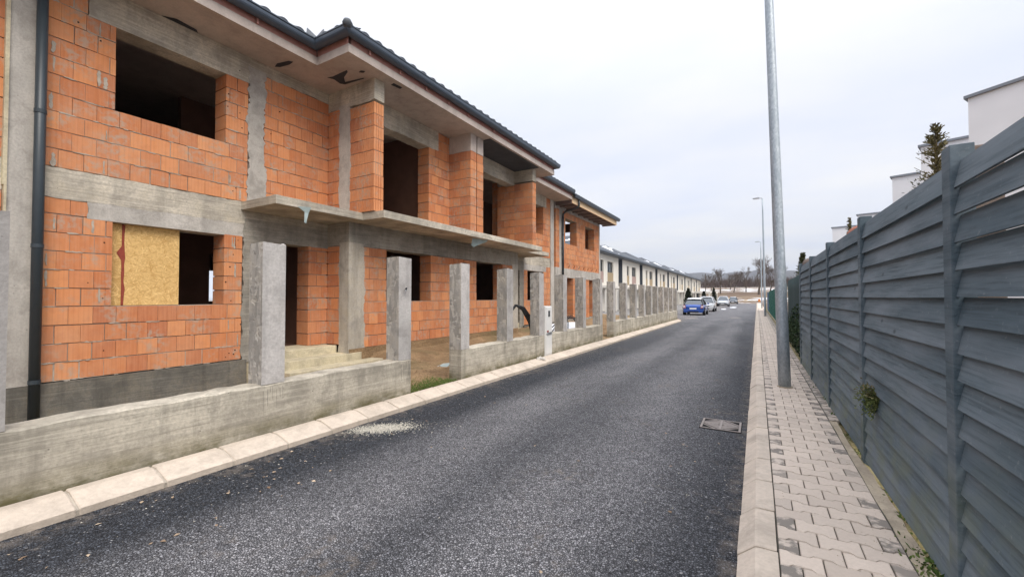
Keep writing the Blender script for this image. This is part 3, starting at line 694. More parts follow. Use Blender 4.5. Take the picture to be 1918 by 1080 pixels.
# ---- house A (nearest)
hA = thing('unfinished_house', (W, 4.0, 0.0), 'nearest unfinished orange brick house with a chipboard-covered ground floor window', 'house', 'row of unfinished brick houses')
H1 = House(hA)
build_main(H1, False, hA)
H1.wall('X', W, -1.4, 1.31, 3.25, 5.96, [(-1.0, 0.3, 4.25, 5.5)], phase=0.05); H1.wall('X', W, -1.4, 1.31, 0.37, 2.84, [(-1.0, 0.3, 1.37, 2.61)], phase=0.05)
MB().box(W-0.37, W+0.004, -1.4, 1.31, 2.842, 3.248).build('floor_band', 'concrete_board', hA)
ragged('X', W, 1.335, 1.605, 0.36, 5.98, 0.014, 0.045, 0.3, 'R', 0.14).build('column', 'concrete_rough', hA)
m = MB(); m.box(W-0.2, W+0.075, 1.302, 1.338, 2.9, 5.97); m.box(W-0.2, W+0.08, 1.315, 1.338, 0.36, 2.9); m.build('column_edge_strip', 'concrete_ochre', hA)
interior(hA, -1.4, MID)
MB().box(-16.6, W-0.38, -1.5, -1.25, -0.1, 5.965).build('party_wall', 'interior', hA)
MB().box(-16.6, B-0.385, MID-0.18, MID-0.01, -0.1, 5.965).build('party_wall', 'interior', hA)
m = MB(); m.box(-11.15, -11.0, -1.2, 4.90, 0.45, 3.0); m.box(-11.15, -11.0, 5.08, 5.74, 0.45, 3.0); m.box(-11.15, -11.0, 4.90, 5.08, 2.5, 3.0); m.build('partition', 'interior', hA)
m = MB(); m.box(-11.15, -11.0, -1.2, 3.2, 3.24, 5.96); m.box(-11.15, -11.0, 4.3, 9.3, 3.24, 5.96); m.build('partition', 'interior', hA)
MB().box(-11.0, W-0.4, 5.75, 5.9, 0.45, 3.0).build('partition', 'interior', hA)
MB().box(-10.9, B-0.4, 8.62, 8.78, 3.24, 5.95).build('partition', 'interior', hA)
MB().box(-12.5, B-0.4, 6.9, 7.15, 5.62, 5.95).build('inner_beam', 'interior', hA)
# chipboard in the ground floor window
ob = thing('chipboard_sheet', (-8.27, 2.8, 1.375), 'yellow chipboard sheet leaning in the ground floor window opening', 'board')
for nm, a, b, sd_ in (('narrow_board', 2.37, 2.505, 3), ('wide_board', 2.53, 3.235, 4)):
    bo = MB(); bo.box(-8.285, -8.265, a, b, 1.375, 2.60); bo_o = bo.build(nm, 'osb', ob)
    st = MB(); rr = random.Random(sd_)
    for k in range(int(1500*(b-a))):
        y, z = rr.uniform(a, b), rr.uniform(1.38, 2.595); an = rr.gauss(0, 0.75)+(math.pi/2 if rr.random() < .35 else 0); l_, w_ = rr.uniform(.02, .06), rr.uniform(.004, .011)
        q = []
        for su, sv in ((-1, -1), (1, -0.6), (1, 1), (-1, 0.7)):
            u, v = su*l_, sv*w_; yy_, zz_ = y+u*math.cos(an)-v*math.sin(an), z+u*math.sin(an)+v*math.cos(an); q.append((-8.264+0.002*rr.random(), min(b-.002, max(a+.002, yy_)), min(2.598, max(1.377, zz_))))
        st.poly(q, [(0, 1, 2, 3)])
    tag(st.build('wood_strands', 'osb', bo_o), kind='stuff')
m = MB(); pts_ = [(2.503, 1.38)] + [(2.535+rng.uniform(-.006, .012), 1.38+0.12*i) for i in range(11)] + [(2.505-rng.choice((0, 0, 0.004, 0.03, 0.06))*(0.3 < i/11 < 0.7), 2.6-0.11*i) for i in range(11)]
m.prism(pts_, 'X', -8.266, -8.258); m.build('foam_seal', 'foam_red', ob)
H1n = H1.finish(300, 10)

# ---- house B (mirror)
hB = thing('unfinished_house', (W, 14.0, 0.0), 'middle unfinished brick house sharing the balcony roof, with dark soffit and torn film', 'house', 'row of unfinished brick houses')
H2 = House(hB); build_main(H2, True, hB)
interior(hB, MID, 18.0)
MB().box(-16.6, W-0.38, 17.9, 18.1, -0.1, 5.965).build('party_wall', 'interior', hB)
m = MB(); m.box(-11.15, -11.0, MID+0.2, 14.0, 0.45, 3.0); m.box(-11.15, -11.0, MID+0.2, 17.9, 3.24, 5.96); m.build('partition', 'interior', hB)
MB().box(W-0.3, W+0.03, 17.45, 17.80, 0.0, 5.985).build('column', 'concrete_rough', hB)
MB().box(W-0.36, W+0.0, 17.5, 17.95, 0.0, 2.84).build('side_pier', 'concrete_mid', hB)
H2.finish(300, 9)

# ---- house C (timber eaves)
hC = thing('unfinished_house', (W, 21.0, 0.0), 'far unfinished brick house with pale timber eaves and two small upper windows', 'house', 'row of unfinished brick houses')
H3 = House(hC)
H3.wall('X', W, 18.08, 24.32, 2.90, 5.72, [(19.22, 20.73, 4.15, 5.42), (22.0, 23.49, 4.15, 5.42), (18.5, 18.85, 2.8, 6)], phase=0.1)
H3.wall('X', W, 18.08, 24.32, 0.37, 2.46, [(19.3, 20.2, 0.3, 2.5), (20.75, 21.85, 0.3, 2.5), (22.6, 23.4, 0.3, 2.5), (18.5, 18.85, 0.3, 3)], phase=0.1)
H3.wall('Y', 24.32-0.3, -9.4, W, 2.9, 5.7, [], thick=0.3)
ragged('X', W, 18.0, 24.45, 2.46, 2.905, 0.012, 0.02, 0.34, 'TB').build('floor_band', 'concrete_rough', hC)
ragged('X', W, 18.0, 24.45, 5.70, 6.0, 0.012, 0.01, 0.34, 'B').build('ring_beam', 'concrete_rough', hC)
ragged('X', W, 24.30, 24.46, 0.0, 5.72, 0.012, 0.012, 0.3, 'L').build('column', 'concrete_rough', hC)
ragged('X', W, 18.48, 18.87, 0.0, 5.72, 0.015, 0.008, 0.3, 'LR').build('column', 'concrete_rough', hC)
MB().box(W-0.35, W+0.03, 18.0, 24.46, -0.1, 0.37).build('plinth', 'concrete_mid', hC)
for k in range(7):
    y = 19.6+0.68*k; MB().tube([(W-0.02, y, 2.97), (W+0.03, y, 2.985), (W+0.05, y+0.02, 3.10)], 0.012, 5).build('rebar_hook', 'black_plastic', hC)
MB().box(-16.6, W-0.4, 18.2, 24.3, 3.02, 3.2).build('floor_slab', 'interior', hC); MB().box(-16.6, W-0.4, 18.2, 24.3, 0.2, 0.4).build('ground_slab', 'interior', hC)
m = MB(); m.box(-16.6, -16.3, 18.2, 24.3, 3.2, 4.0); m.box(-16.6, -16.3, 18.2, 20, 4.0, 6.0); m.box(-16.6, -16.3, 22, 24.3, 4.0, 6.0); m.build('rear_wall', 'interior', hC)
m = MB(); m.box(-16.6, -11.6, 24.05, 24.30, 0.3, 6.0); m.box(-11.6, -9.4, 24.05, 24.30, 0.3, 0.9); m.box(-11.6, -9.4, 24.05, 24.30, 2.4, 4.2); m.box(-11.6, -9.4, 24.05, 24.3, 5.5, 6.0); m.box(-9.4, W-0.36, 24.05, 24.30, 0.3, 2.88); m.build('end_wall', 'interior', hC)
# timber eaves: fascia board, rafters, boards
MB().box(-7.34, -7.30, 18.06, 25.12, 5.83, 6.20).build('fascia_board', 'timber', hC)
for k in range(11):
    x = -8.12+0.075*k; MB().box(x, x+0.066, 18.07, 25.1, 5.86+0.002*(k % 2), 5.88+0.002*(k % 2)).build('soffit_board', 'plank_dark', hC)
for k in range(9): y = 18.5+0.8*k; MB().box(-8.14, -7.345, y, y+0.07, 5.80, 5.858).build('rafter', 'plank_dark', hC)
MB().box(-8.14, -7.33, 18.052, 18.068, 5.80, 6.20).build('end_board', 'plank_dark', hC); MB().box(-8.14, -7.345, 25.06, 25.12, 5.82, 6.19).build('end_board', 'timber', hC)
H3.finish(60, 9)

# ---- eaves slab, gutters, roof over A + B
def eaves(root, y0, y1, jog, jy):      # jog: True bay side
    pass
def slab(root, pts, z0=ZS, z1=6.125, mat='concrete_soffit'): return MB().prism(pts, 'Z', z0, z1).build('eaves_slab', mat, root)
slab(hA, [(-16.9, -2), (-7.30, -2), (-7.30, 5.05), (-6.39, 5.05), (-6.39, MID-0.002), (-16.9, MID-0.002)])
slab(hB, [(-16.9, MID), (-6.39, MID), (-6.39, 14.06), (-7.30, 14.06), (-7.30, 18.05), (-16.9, 18.05)])
def hstrip(root, path, off, z0, z1, t, mat, nm):
    m = MB()
    for (x0, y0), (x1, y1) in zip(path[:-1], path[1:]):
        if abs(x0-x1) < 1e-6: m.box(x0+off-t, x0+off, min(y0, y1)-0.001, max(y0, y1)+0.001, z0, z1)
        else: m.box(min(x0, x1)+off, max(x0, x1)+off, y0-off if y0 < MID else y0+off-t, y0-off+t if y0 < MID else y0+off, z0, z1)
    return m.build(nm, mat, root)
pathA = [(-7.30, -2), (-7.30, 5.05), (-6.39, 5.05), (-6.39, MID-0.002)]; pathB = [(-6.39, MID), (-6.39, 14.06), (-7.30, 14.06), (-7.30, 18.05)]
for rt_, pt_ in ((hA, pathA), (hB, pathB)):
    hstrip(rt_, pt_, -0.02, 6.126, 6.33, 0.05, 'wood_red', 'eaves_batten')
# dark soffit liner under house B balcony
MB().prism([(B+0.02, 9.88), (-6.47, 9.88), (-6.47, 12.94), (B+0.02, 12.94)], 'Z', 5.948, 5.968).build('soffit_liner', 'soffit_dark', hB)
def gutter(root, path, zc=6.305, r=0.095, nm='gutter', mat='gutter_metal'):
    # closed half-round trough swept along a mitred path in plan
    prof = [(-r, 0.055)] + [(-r*math.cos(a), -r*math.sin(a)) for a in [math.pi*k/10 for k in range(11)]] + [(r, 0.05), (r+0.012, 0.055), (r+0.012, 0.035), (r-0.006, 0.03)] + [((r-0.006)*math.cos(a), -(r-0.006)*math.sin(a)) for a in [math.pi*k/10 for k in range(11)]] + [(-r+0.006, 0.055)]
    n = len(prof); pts = []; P2 = [Vector(p) for p in path]
    for i, p in enumerate(P2):
        if i == 0: d = (P2[1]-P2[0]).normalized(); nn = Vector((d.y, -d.x)); sc_ = 1
        elif i == len(P2)-1: d = (P2[-1]-P2[-2]).normalized(); nn = Vector((d.y, -d.x)); sc_ = 1
        else:
            d0 = (P2[i]-P2[i-1]).normalized(); d1 = (P2[i+1]-P2[i]).normalized(); n0 = Vector((d0.y, -d0.x)); n1 = Vector((d1.y, -d1.x)); nn = (n0+n1).normalized(); sc_ = 1/max(0.3, nn.dot(n0))
        for u, v in prof: q = p+nn*u*sc_; pts.append((q.x, q.y, zc+v))
    fs = []
    for i in range(len(P2)-1):
        for k in range(n): fs.append((i*n+k, i*n+(k+1) % n, (i+1)*n+(k+1) % n, (i+1)*n+k))
    fs += [tuple(range(n)), tuple((len(P2)-1)*n+k for k in range(n))[::-1]]
    return MB().poly(pts, fs).build(nm, mat, root, smooth=False)
gutter(hA, [(-7.225, -2), (-7.225, 4.972), (-6.315, 4.972), (-6.315, MID-0.003)])
gutter(hB, [(-6.315, MID), (-6.315, 14.14), (-7.225, 14.14), (-7.225, 18.0)])
gutter(hC, [(-7.225, 18.03), (-7.225, 25.3)], 6.16)
for rt_, ys_, x in ((hA, [i*0.9-1.5 for i in range(7)], -7.27), (hA, [5.5+0.8*i for i in range(5)], -6.36), (hB, [9.9+0.8*i for i in range(5)], -6.36)):
    for y in ys_: MB().box(x-0.02, x+0.004, y, y+0.03, 6.13, 6.30).build('gutter_bracket', 'wood_red', rt_)
TP = math.tan(R(25))
def roof_z(x, y, bay):
    dm = -7.20-x
    if not bay: return 6.31+TP*dm
    df = -6.29-x; dsd = min(y-4.95, 14.16-y); return 6.31+TP*max(dm, min(df, dsd))
def roof(root, y0, y1, bay, zadd=0.0, hip_end=None, ridge_x=-12.3):
    m = MB(); ny = max(4, int((y1-y0)/0.3*6)); xs = [-6.29, -6.5, -6.75, -7.0, -7.2] if bay else [-7.2]
    x = xs[-1]
    while x > ridge_x: x -= 0.35; xs.append(max(x, ridge_x))
    def Z(x, y):
        z = roof_z(x, y, bay)+zadd
        if hip_end: z = min(z, 6.31+zadd+TP*(hip_end-y)*1.0)
        return z
    for side in (1, -1):
        o = len(m.v); k = 0
        for i, x in enumerate(xs):
            for st in (0, 1):                  # small step at each course
                if i == 0 and st == 0: pass
                for j in range(ny+1):
                    y = y0+(y1-y0)*j/ny; ph = (y/0.3) % 1.0
                    wv = 0.022*max(0, math.cos(2*math.pi*ph)) 
                    xx = x if side == 1 else 2*ridge_x-x
                    if bay and x > -7.19 and not (4.95 < y < 14.16):
                        xx2 = -7.2; zz = Z(-7.2, y)
                        m.v.append((xx2 if side == 1 else 2*ridge_x-xx2, y, zz+wv))
                    else: m.v.append((xx, y, Z(x, y)+wv+(0.03 if st == 1 else 0.0)))
        rows = len(xs)*2
        for i in range(rows-1):
            for j in range(ny):
                a = o+i*(ny+1)+j; q = (a, a+1, a+ny+2, a+ny+1); m.f.append(q if side == -1 else q[::-1])
    return m.build('roof', 'roof_tile', root)
rA = roof(hA, -2.0, MID, True); rB = roof(hB, MID, 18.05, True); rC = roof(hC, 18.06, 25.25, False, -0.15)
# projecting tile noses along the eaves
def noses(root, roof_o, x, y0, y1, z, dirx=True):
    m = MB(); n = int(abs(y1-y0)/0.3)
    for k in range(n):
        c = y0+(k+0.5)*(y1-y0)/n; nseg = 6; pr = [(c+0.085*math.cos(math.pi*q/nseg), z+0.060*math.sin(math.pi*q/nseg)) for q in range(nseg+1)] + [(c-0.15, z-0.002), (c-0.15, z-0.022), (c+0.15, z-0.022), (c+0.15, z-0.002)]
        if dirx: m.prism(pr, 'X', x, x-0.42)
        else: m.prism(pr, 'Y', x, x+0.42)
        for i in range(len(m.v)-2*len(pr), len(m.v)):
            v = m.v[i]; 
            if dirx: m.v[i] = (v[0], v[1], v[2]+(x-v[0])*TP)
            else: m.v[i] = (v[0], v[1], v[2]+(v[1]-x)*TP)
    return tag(m.build('eaves_tile', 'roof_tile', roof_o), kind='stuff')
noses(hA, rA, -7.13, -2, 4.75, 6.347); noses(hA, rA, -6.22, 5.15, MID, 6.347); noses(hA, rA, 4.89, -7.05, -6.35, 6.347, False)
noses(hB, rB, -6.22, MID, 13.95, 6.347); noses(hB, rB, -7.13, 14.4, 18.05, 6.347); noses(hC, rC, -7.13, 18.06, 25.25, 6.19)
# hip cap with rounded end, valley flashing
m = MB(); a = Vector((-6.24, 4.90, 6.355)); b = Vector((-8.4, 7.05, 6.38+TP*2.2+0.02)); m.tube([a, a.lerp(b, .03), b], [0.075, 0.085, 0.085], 12); m.build('hip_cap', 'roof_tile', rA, smooth=True)
m = MB(); cc = a; ring = 8
for i in range(5):
    for k in range(12): th_ = math.pi*i/4; m.v.append((cc.x+0.088*math.sin(th_)*math.cos(2*math.pi*k/12), cc.y+0.088*math.sin(th_)*math.sin(2*math.pi*k/12), cc.z+0.088*math.cos(th_)))
for i in range(4):
    for k in range(12): m.f.append((i*12+k, (i+1)*12+k, (i+1)*12+(k+1) % 12, i*12+(k+1) % 12))
m.build('hip_end', 'roof_tile', rA, smooth=True)
MB().prism([(4.72, 6.33), (4.99, 6.33), (4.99, 6.38), (4.73, 6.47)], 'X', -7.15, -7.13).build('valley_flashing', 'cap_grey', rA)
MB().prism([(-7.14, 6.33), (-6.90, 6.33), (-6.91, 6.47), (-7.14, 6.38)], 'Y', 4.90, 4.92).build('valley_flashing', 'cap_grey', rA)
# torn tar film on the soffit
def patch(root, pts, z=5.966, nm='torn_film', mat='tar_film'): return MB().prism(pts, 'Z', z-0.006, z).build(nm, mat, root)
patch(hA, [(-7.52, 5.44), (-7.40, 5.47), (-7.20, 5.46), (-6.94, 5.45), (-6.98, 5.50), (-7.22, 5.60), (-7.36, 5.74), (-6.90, 5.815), (-6.90, 5.84), (-7.44, 5.80), (-7.50, 5.72), (-7.46, 5.55)])
patch(hA, [(-8.04, 4.66), (-7.90, 4.62), (-7.62, 4.68), (-7.58, 4.74), (-7.72, 4.76), (-7.97, 4.72)])
patch(hA, [(-6.80, 5.62), (-6.72, 5.60), (-6.66, 5.66), (-6.74, 5.68)]); patch(hA, [(-6.62, 6.3), (-6.52, 6.28), (-6.50, 6.5), (-6.58, 6.52)])
patch(hA, [(-8.13, 2.9), (-8.02, 3.05), (-8.06, 3.35), (-8.13, 3.4)])
MB().poly([(-6.95, 4.45, 3.09), (-6.80, 4.62, 3.085), (-6.85, 4.60, 2.98), (-6.87, 4.57, 2.80), (-6.90, 4.55, 2.82), (-6.89, 4.55, 3.0)], [(0, 1, 2, 5), (5, 2, 3, 4)]).build('hanging_film', 'film_clear', hA)
MB().poly([(-6.62, 9.25, 3.095), (-6.50, 9.85, 3.09), (-6.56, 9.8, 3.03), (-6.60, 9.6, 2.96), (-6.66, 9.35, 2.86), (-6.68, 9.27, 2.90)], [(0, 1, 2, 3), (0, 3, 4, 5)]).build('hanging_film', 'film_clear', hB)

# mortar fins, brick holes and putlog holes on house A
for k in range(34):
    y = rng.choice((1.95, 2.2, 3.95, 4.05, 4.1, 4.75, 5.0)); z = rng.choice((0.45, 0.70, 0.95, 1.1, 1.45, 1.7, 1.95, 2.2, 2.45, 3.4, 4.6, 4.85, 5.1, 5.35, 5.6))
    if y > 4.5 and z < 3.2: continue
    y += rng.uniform(-.1, .1); z += rng.uniform(-.03, .1)
    if 2.35 < y < 3.88 and (1.3 < z < 2.65 or 4.2 < z < 5.5): continue
    a = rng.uniform(.007, .012); MB().prism([(y+a*math.cos(q), z+a*math.sin(q)) for q in [i*math.pi/3 for i in range(6)]], 'X', W-0.02, W+0.0062).build('drill_hole', 'hole_black', hA)

sm_m = MB(); rs = random.Random(61)
def blob(y, z, hy, hz, proud=0.004):
    tall = hz > hy; n = 7; L1, L2 = [], []; w1 = w2 = 0.0
    for q in range(n+1):
        f = -1+2*q/n; w1 = 0.5*w1+rs.uniform(-.5, .5); w2 = 0.5*w2+rs.uniform(-.5, .5); e = 0.35 if q in (0, n) else 1.0
        if tall: L1.append((y-hy*(0.8+w1)*e, z+hz*f)); L2.append((y+hy*(0.8+w2)*e, z+hz*f))
        else: L1.append((y+hy*f, z-hz*(0.7+w1)*e)); L2.append((y+hy*f, z+hz*(0.7+w2)*e))
    sm_m.prism(L1+L2[::-1], 'X', W-0.015, W+proud+rs.uniform(0, .004))
def clear(y, z): return not ((2.33 < y < 3.89 and (1.34 < z < 2.66 or 4.22 < z < 5.54)) or (4.15 < y < 4.6) or z > 5.7 or (2.55 < z < 3.3) or (y > 4.5 and z < 3.3))
for k in range(300):
    y = rs.uniform(1.7, 5.85); z0 = 0.37 if rs.random() < .45 else 3.25; z = z0+0.25*rs.randint(0, 9)+rs.uniform(-.004, .004)
    if clear(y, z): blob(y, z, rs.uniform(.02, .10), rs.uniform(.004, .012))
for k in range(40):
    y = rs.choice((1.72, 1.74, 2.17, 2.25, 3.95, 4.02, 4.12, 4.64, 4.80, 4.90))+rs.uniform(-.03, .03); z0 = 0.37 if rs.random() < .55 else 3.25; z = z0+0.125+0.25*rs.randint(0, 9)
    if clear(y, z) and clear(y+.04, z): blob(y, z+rs.uniform(-.03, .03), rs.uniform(.006, .022), rs.uniform(.07, .12))
tag(sm_m.build('mortar_smear', 'mortar', hA), kind='stuff')

# ------------------------------------------------------------------ downpipes
def downpipe(x, y, z0, z1, label, neck=None, r=0.055):
    t = thing('downpipe', (x, y, z0), label, 'pipe', 'dark metal downpipes')
    MB().tube([(x, y, z0), (x, y, z1)], r, 16).build('pipe', 'pipe_metal', t, smooth=True)
    for z in [z0+0.55+i*1.75 for i in range(int((z1-z0-0.6)/1.75)+1)]:
        MB().tube([(x, y, z-0.025), (x, y, z+0.025)], r+0.006, 16).build('collar', 'pipe_metal', t)
        br = MB(); br.box(W, x-r*0.8, y-0.012, y+0.012, z-0.012, z+0.012); br.build('bracket', 'alloy', t)
    if neck: MB().tube(neck, r*0.95, 12).build('swan_neck', 'pipe_metal', t, smooth=True)
downpipe(-8.03, 1.60, -0.14, 6.10, 'dark downpipe on the nearest concrete corner column', [(-8.03, 1.60, 6.05), (-8.0, 1.60, 6.10), (-7.9, 1.6, 5.95), (-7.35, 1.6, 5.92), (-7.25, 1.6, 6.0), (-7.225, 1.6, 6.22)])
downpipe(-8.06, 18.72, 2.2, 5.35, 'dark downpipe with swan neck bending under the timber eaves', [(-8.06, 18.72, 5.30), (-8.04, 18.72, 5.5), (-7.9, 18.72, 5.62), (-7.35, 18.72, 5.72), (-7.24, 18.72, 5.80), (-7.225, 18.72, 6.14)], 0.05)

# ================================================================== FRONT FENCE (concrete plinth + pillars)
FX0, FX1 = -4.62, -4.372
def pillar(root, y, top=2.07, z0=0.60, x0=FX0, x1=FX1-0.002):
    m = MB(); rr = lambda: rng.uniform(-.006, .006)
    y1 = y+0.243; n = 5
    # body
    ts = [top+rng.uniform(-.018, .012) for _ in range(4)]
    q = [(x0+rr(), y+rr()), (x1, y), (x1, y1), (x0+rr(), y1+rr())]
    m.poly([(a, b, z0) for a, b in q]+[(a+rr(), b+rr()*0.5, t) for (a, b), t in zip(q, ts)], [(0, 3, 2, 1), (1, 2, 6, 5), (3, 0, 4, 7)])
    p = m.build('pillar', 'concrete_pillar', root)
    s_ = MB(); V = [tuple(v) for v in m.v]; s_.poly([V[0], V[1], V[5], V[4]], [(0, 1, 2, 3)]); s_.poly([V[2], V[3], V[7], V[6]], [(0, 1, 2, 3)])
    s_.build('board_marked_face', 'concrete_pillar_osb', p, origin=parent_world(root))
    cp = MB(); gx, gy = 5, 5                      # crumbly top
    for j in range(gy+1):
        for i in range(gx+1):
            u, v = i/gx, j/gy; a = Vector(V[4]).lerp(Vector(V[5]), u); b = Vector(V[7]).lerp(Vector(V[6]), u); c = a.lerp(b, v); c.z += 0 if i in (0, gx) and j in (0, gy) else rng.uniform(-.012, .016); cp.v.append(tuple(c))
    for j in range(gy):
        for i in range(gx): a = j*(gx+1)+i; cp.f.append((a, a+1, a+gx+2, a+gx+1))
    cp.build('rough_top', 'concrete_rough', p, origin=parent_world(root))
def plinth(root, y0, y1, top, nm='plinth_wall', x0=FX0, x1=FX1):
    m = MB(); n = max(3, int((y1-y0)/0.12))
    for j in range(n+1):
        y = y0+(y1-y0)*j/n; w_ = 0.004*math.sin(y*3.1)+rng.uniform(-.003, .003); tz = rng.uniform(-.008, .008)
        if j in (0, n): tz = 0; w_ = 0
        for x, z in ((x0, -0.1), (x1+w_, -0.1), (x1+w_*1.3, 0.3), (x1+w_, top-0.012+tz), (x1-0.012+rng.uniform(-.006, .002), top+tz), (x0+0.12, top+rng.uniform(-.006, .006)), (x0+rng.uniform(-.004, .004), top+tz)): m.v.append((x, y, z))
    k = 7
    for j in range(n):
        for i in range(k): m.f.append((j*k+i, j*k+(i+1) % k, (j+1)*k+(i+1) % k, (j+1)*k+i))
    m.f += [tuple(range(k))[::-1], tuple(n*k+i for i in range(k))]
    return m.build(nm, 'concrete_fencewall', root)
f1 = thing('concrete_fence', (-4.5, 2.0, 0), 'near low concrete wall with three raw pillars before the first gate gap', 'fence', 'concrete fence sections along the road')
plinth(f1, -1.5, 4.575, 0.60)
for y in (0.50, 2.434, 4.334): pillar(f1, y, 2.07)
def drips(root, y0, top=0.60):
    for k in range(7):
        y = y0+0.02+0.033*k+rng.uniform(-.008, .008); l_ = rng.uniform(.05, .26); w_ = rng.uniform(.002, .006); z = top-0.02-rng.uniform(0, .05)
        pts = [(y-w_, z), (y+w_*0.6, z), (y+w_*0.9, z-l_*0.5), (y+rng.uniform(0, .006), z-l_), (y-w_*0.7, z-l_*0.6)]
        MB().prism(pts, 'X', FX1-0.02, FX1+0.007).build('drip_stain', 'concrete_mid', root)
drips(f1, 2.434); drips(f1, 4.334)
f2 = thing('concrete_fence', (-4.5, 9.5, 0), 'middle concrete wall section with pillars, cable bundle and meter box', 'fence', 'concrete fence sections along the road')
plinth(f2, 5.776, 9.03, 0.60); plinth(f2, 9.40, 13.40, 0.60)
for y in (5.776, 7.31, 8.77, 10.17, 11.61, 13.15): pillar(f2, y, 2.07)
f3 = thing('concrete_fence', (-4.5, 21.0, 0), 'far concrete wall section with a dense run of tall raw pillars', 'fence', 'concrete fence sections along the road')
plinth(f3, 14.605, 28.30, 0.64)
for y in (14.605, 16.21, 17.72, 19.22, 20.67, 22.14, 23.62, 25.12, 26.54, 28.05): pillar(f3, y, 2.04, 0.63)
t = thing('concrete_post', (-5.45, 15.95, 0), 'shorter raw concrete post standing just behind the far fence wall', 'post'); pillar(t, 15.9, 1.84, 0.0, -5.57, -5.32)
# pillar hardware: conduit stub on the second pillar
cst = thing('cable_stub', (-4.37, 4.50, 1.62), 'short black cable stub sticking out of the pillar by the gate gap', 'cable')
MB().tube([(-4.375, 4.47, 1.62), (-4.33, 4.44, 1.625), (-4.305, 4.40, 1.60)], 0.012, 6).build('sheath', 'black_plastic', cst); MB().tube([(-4.306, 4.402, 1.60), (-4.30, 4.385, 1.585)], 0.007, 5).build('wire_end', 'alloy', cst)
# meter cabinet
mc = thing('meter_cabinet', (-4.47, 9.21, 0), 'white electric meter cabinet set into the concrete fence beside a pillar', 'cabinet')
MB().box(-4.60, -4.345, 9.035, 9.395, 0.0, 1.28).build('body', 'cabinet_white', mc, bevel=0.012)
MB().box(-4.344, -4.330, 9.055, 9.375, 0.62, 1.25).build('upper_door', 'cabinet_white', mc, bevel=0.005); MB().box(-4.344, -4.332, 9.055, 9.375, 0.14, 0.59).build('lower_door', 'cabinet_white', mc, bevel=0.005)
MB().box(-4.331, -4.324, 9.16, 9.25, 1.03, 1.17).build('meter_window', 'frame_dark', mc); MB().box(-4.331, -4.318, 9.10, 9.36, 0.60, 0.66).build('latch', 'alloy', mc); MB().box(-4.330, -4.322, 9.09, 9.17, 0.66, 0.70).build('warning_mark', 'foam_red', mc)
# cable bundle
cb = thing('cable_bundle', (-5.1, 9.4, 0.1), 'black conduit bundle arching up from the yard behind the fence pillars', 'cable')
for k in range(4):
    d = 0.035*k; MB().tube([(-5.3-d, 10.5, 0.12), (-5.2-d, 10.0+d, 0.45), (-5.15, 9.7+d*1.4, 0.85+d), (-5.15, 9.35+d, 1.18+d*0.5), (-5.18, 9.05+d*0.5, 1.30), (-5.22, 8.86-d, 1.12-d), (-5.25, 8.8-d, 0.75-d*2)], 0.022, 7).build('conduit', 'black_plastic', cb, smooth=True)
cb2 = thing('cable_tangle', (-5.2, 12.4, 0.1), 'loose black cables tangled over snow behind the plinth wall', 'cable')
for k in range(4):
    ph = k*1.1; MB().tube([(-5.1+0.25*math.sin(ph+q*0.9), 11.0+0.32*q, 0.62+0.28*math.sin(q*1.3+ph)) for q in range(9)], 0.016, 6).build('cable', 'black_plastic', cb2, smooth=True)
def snow_patch(name, cx_, cy_, rx, ry, z, label, h=0.04, n=18):
    m = MB(); rim = [];
    for k in range(n):
        a = 2*math.pi*k/n; q = rng.uniform(.65, 1.1); rim.append((cx_+rx*q*math.cos(a), cy_+ry*q*math.sin(a)))
    pts = [(x, y, z-0.03) for x, y in rim]+[(cx_+(x-cx_)*.8, cy_+(y-cy_)*.8, z+h*0.8) for x, y in rim]+[(cx_, cy_, z+h)]
    fs = [(i, (i+1) % n, n+(i+1) % n, n+i) for i in range(n)]+[(n+i, n+(i+1) % n, 2*n) for i in range(n)]
    return tag(m.poly(pts, fs).build(name, 'snow', smooth=True, origin=(cx_, cy_, z)), label, 'snow', 'leftover snow patches')
snow_patch('snow_patch', -5.3, 12.5, 0.5, 1.3, 0.42, 'snow heap under black cables behind the middle plinth wall', 0.28)
snow_patch('snow_patch', -5.2, 14.0, 0.5, 0.5, 0.12, 'snow lump in the second gate gap of the fence', 0.10)

# ================================================================== RIGHT: wooden fence
wf = thing('wooden_fence', (0.83, 6.0, 0.08), 'tall dark grey wooden fence of overlapping horizontal boards beside the pavement', 'fence')
posts = [-1.22, 0.76, 2.74, 4.715, 6.72, 8.75, 10.75]
for i, y in enumerate(posts):
    h = 2.195+rng.uniform(-.02, .02); m = MB(); m.box(0.775, 0.86, y-0.05, y+0.05, 0.02, h); m.build('post', 'fence_wood', wf, bevel=0.004)
for i in range(len(posts)-1):
    ya, yb = posts[i]+0.051, posts[i+1]-0.051; n = 16
    for k in range(n):
        z = 0.105+k*0.1265+rng.uniform(-.004, .004); sag = rng.uniform(-.006, .006); bw = 0.012
        x = 0.806; m = MB(); hgt_ = 0.132+(0.010 if i > 1 else -0.004) + rng.uniform(-.003, .003)
        nn = 6; rows = []
        for j in range(nn+1):
            y = ya+(yb-ya)*j/nn; wz = sag*0.5*math.sin(math.pi*j/nn); wx = 0.002*math.sin(math.pi*j/nn*1.3+k)
            rows.append([(x-0.020+wx, y, z+wz), (x-0.006+wx, y, z-0.0005+wz), (x+0.020+wx, y, z+hgt_+wz), (x+0.007+wx, y, z+hgt_+wz)])
        pts = [p for r_ in rows for p in r_]; fs = [(0, 1, 2, 3), tuple(nn*4+q for q in (3, 2, 1, 0))]
        for j in range(nn):
            for q in range(4): fs.append((j*4+q, (j+1)*4+q, (j+1)*4+(q+1) % 4, j*4+(q+1) % 4))
        m.poly(pts, fs).build('board', 'fence_wood', wf)
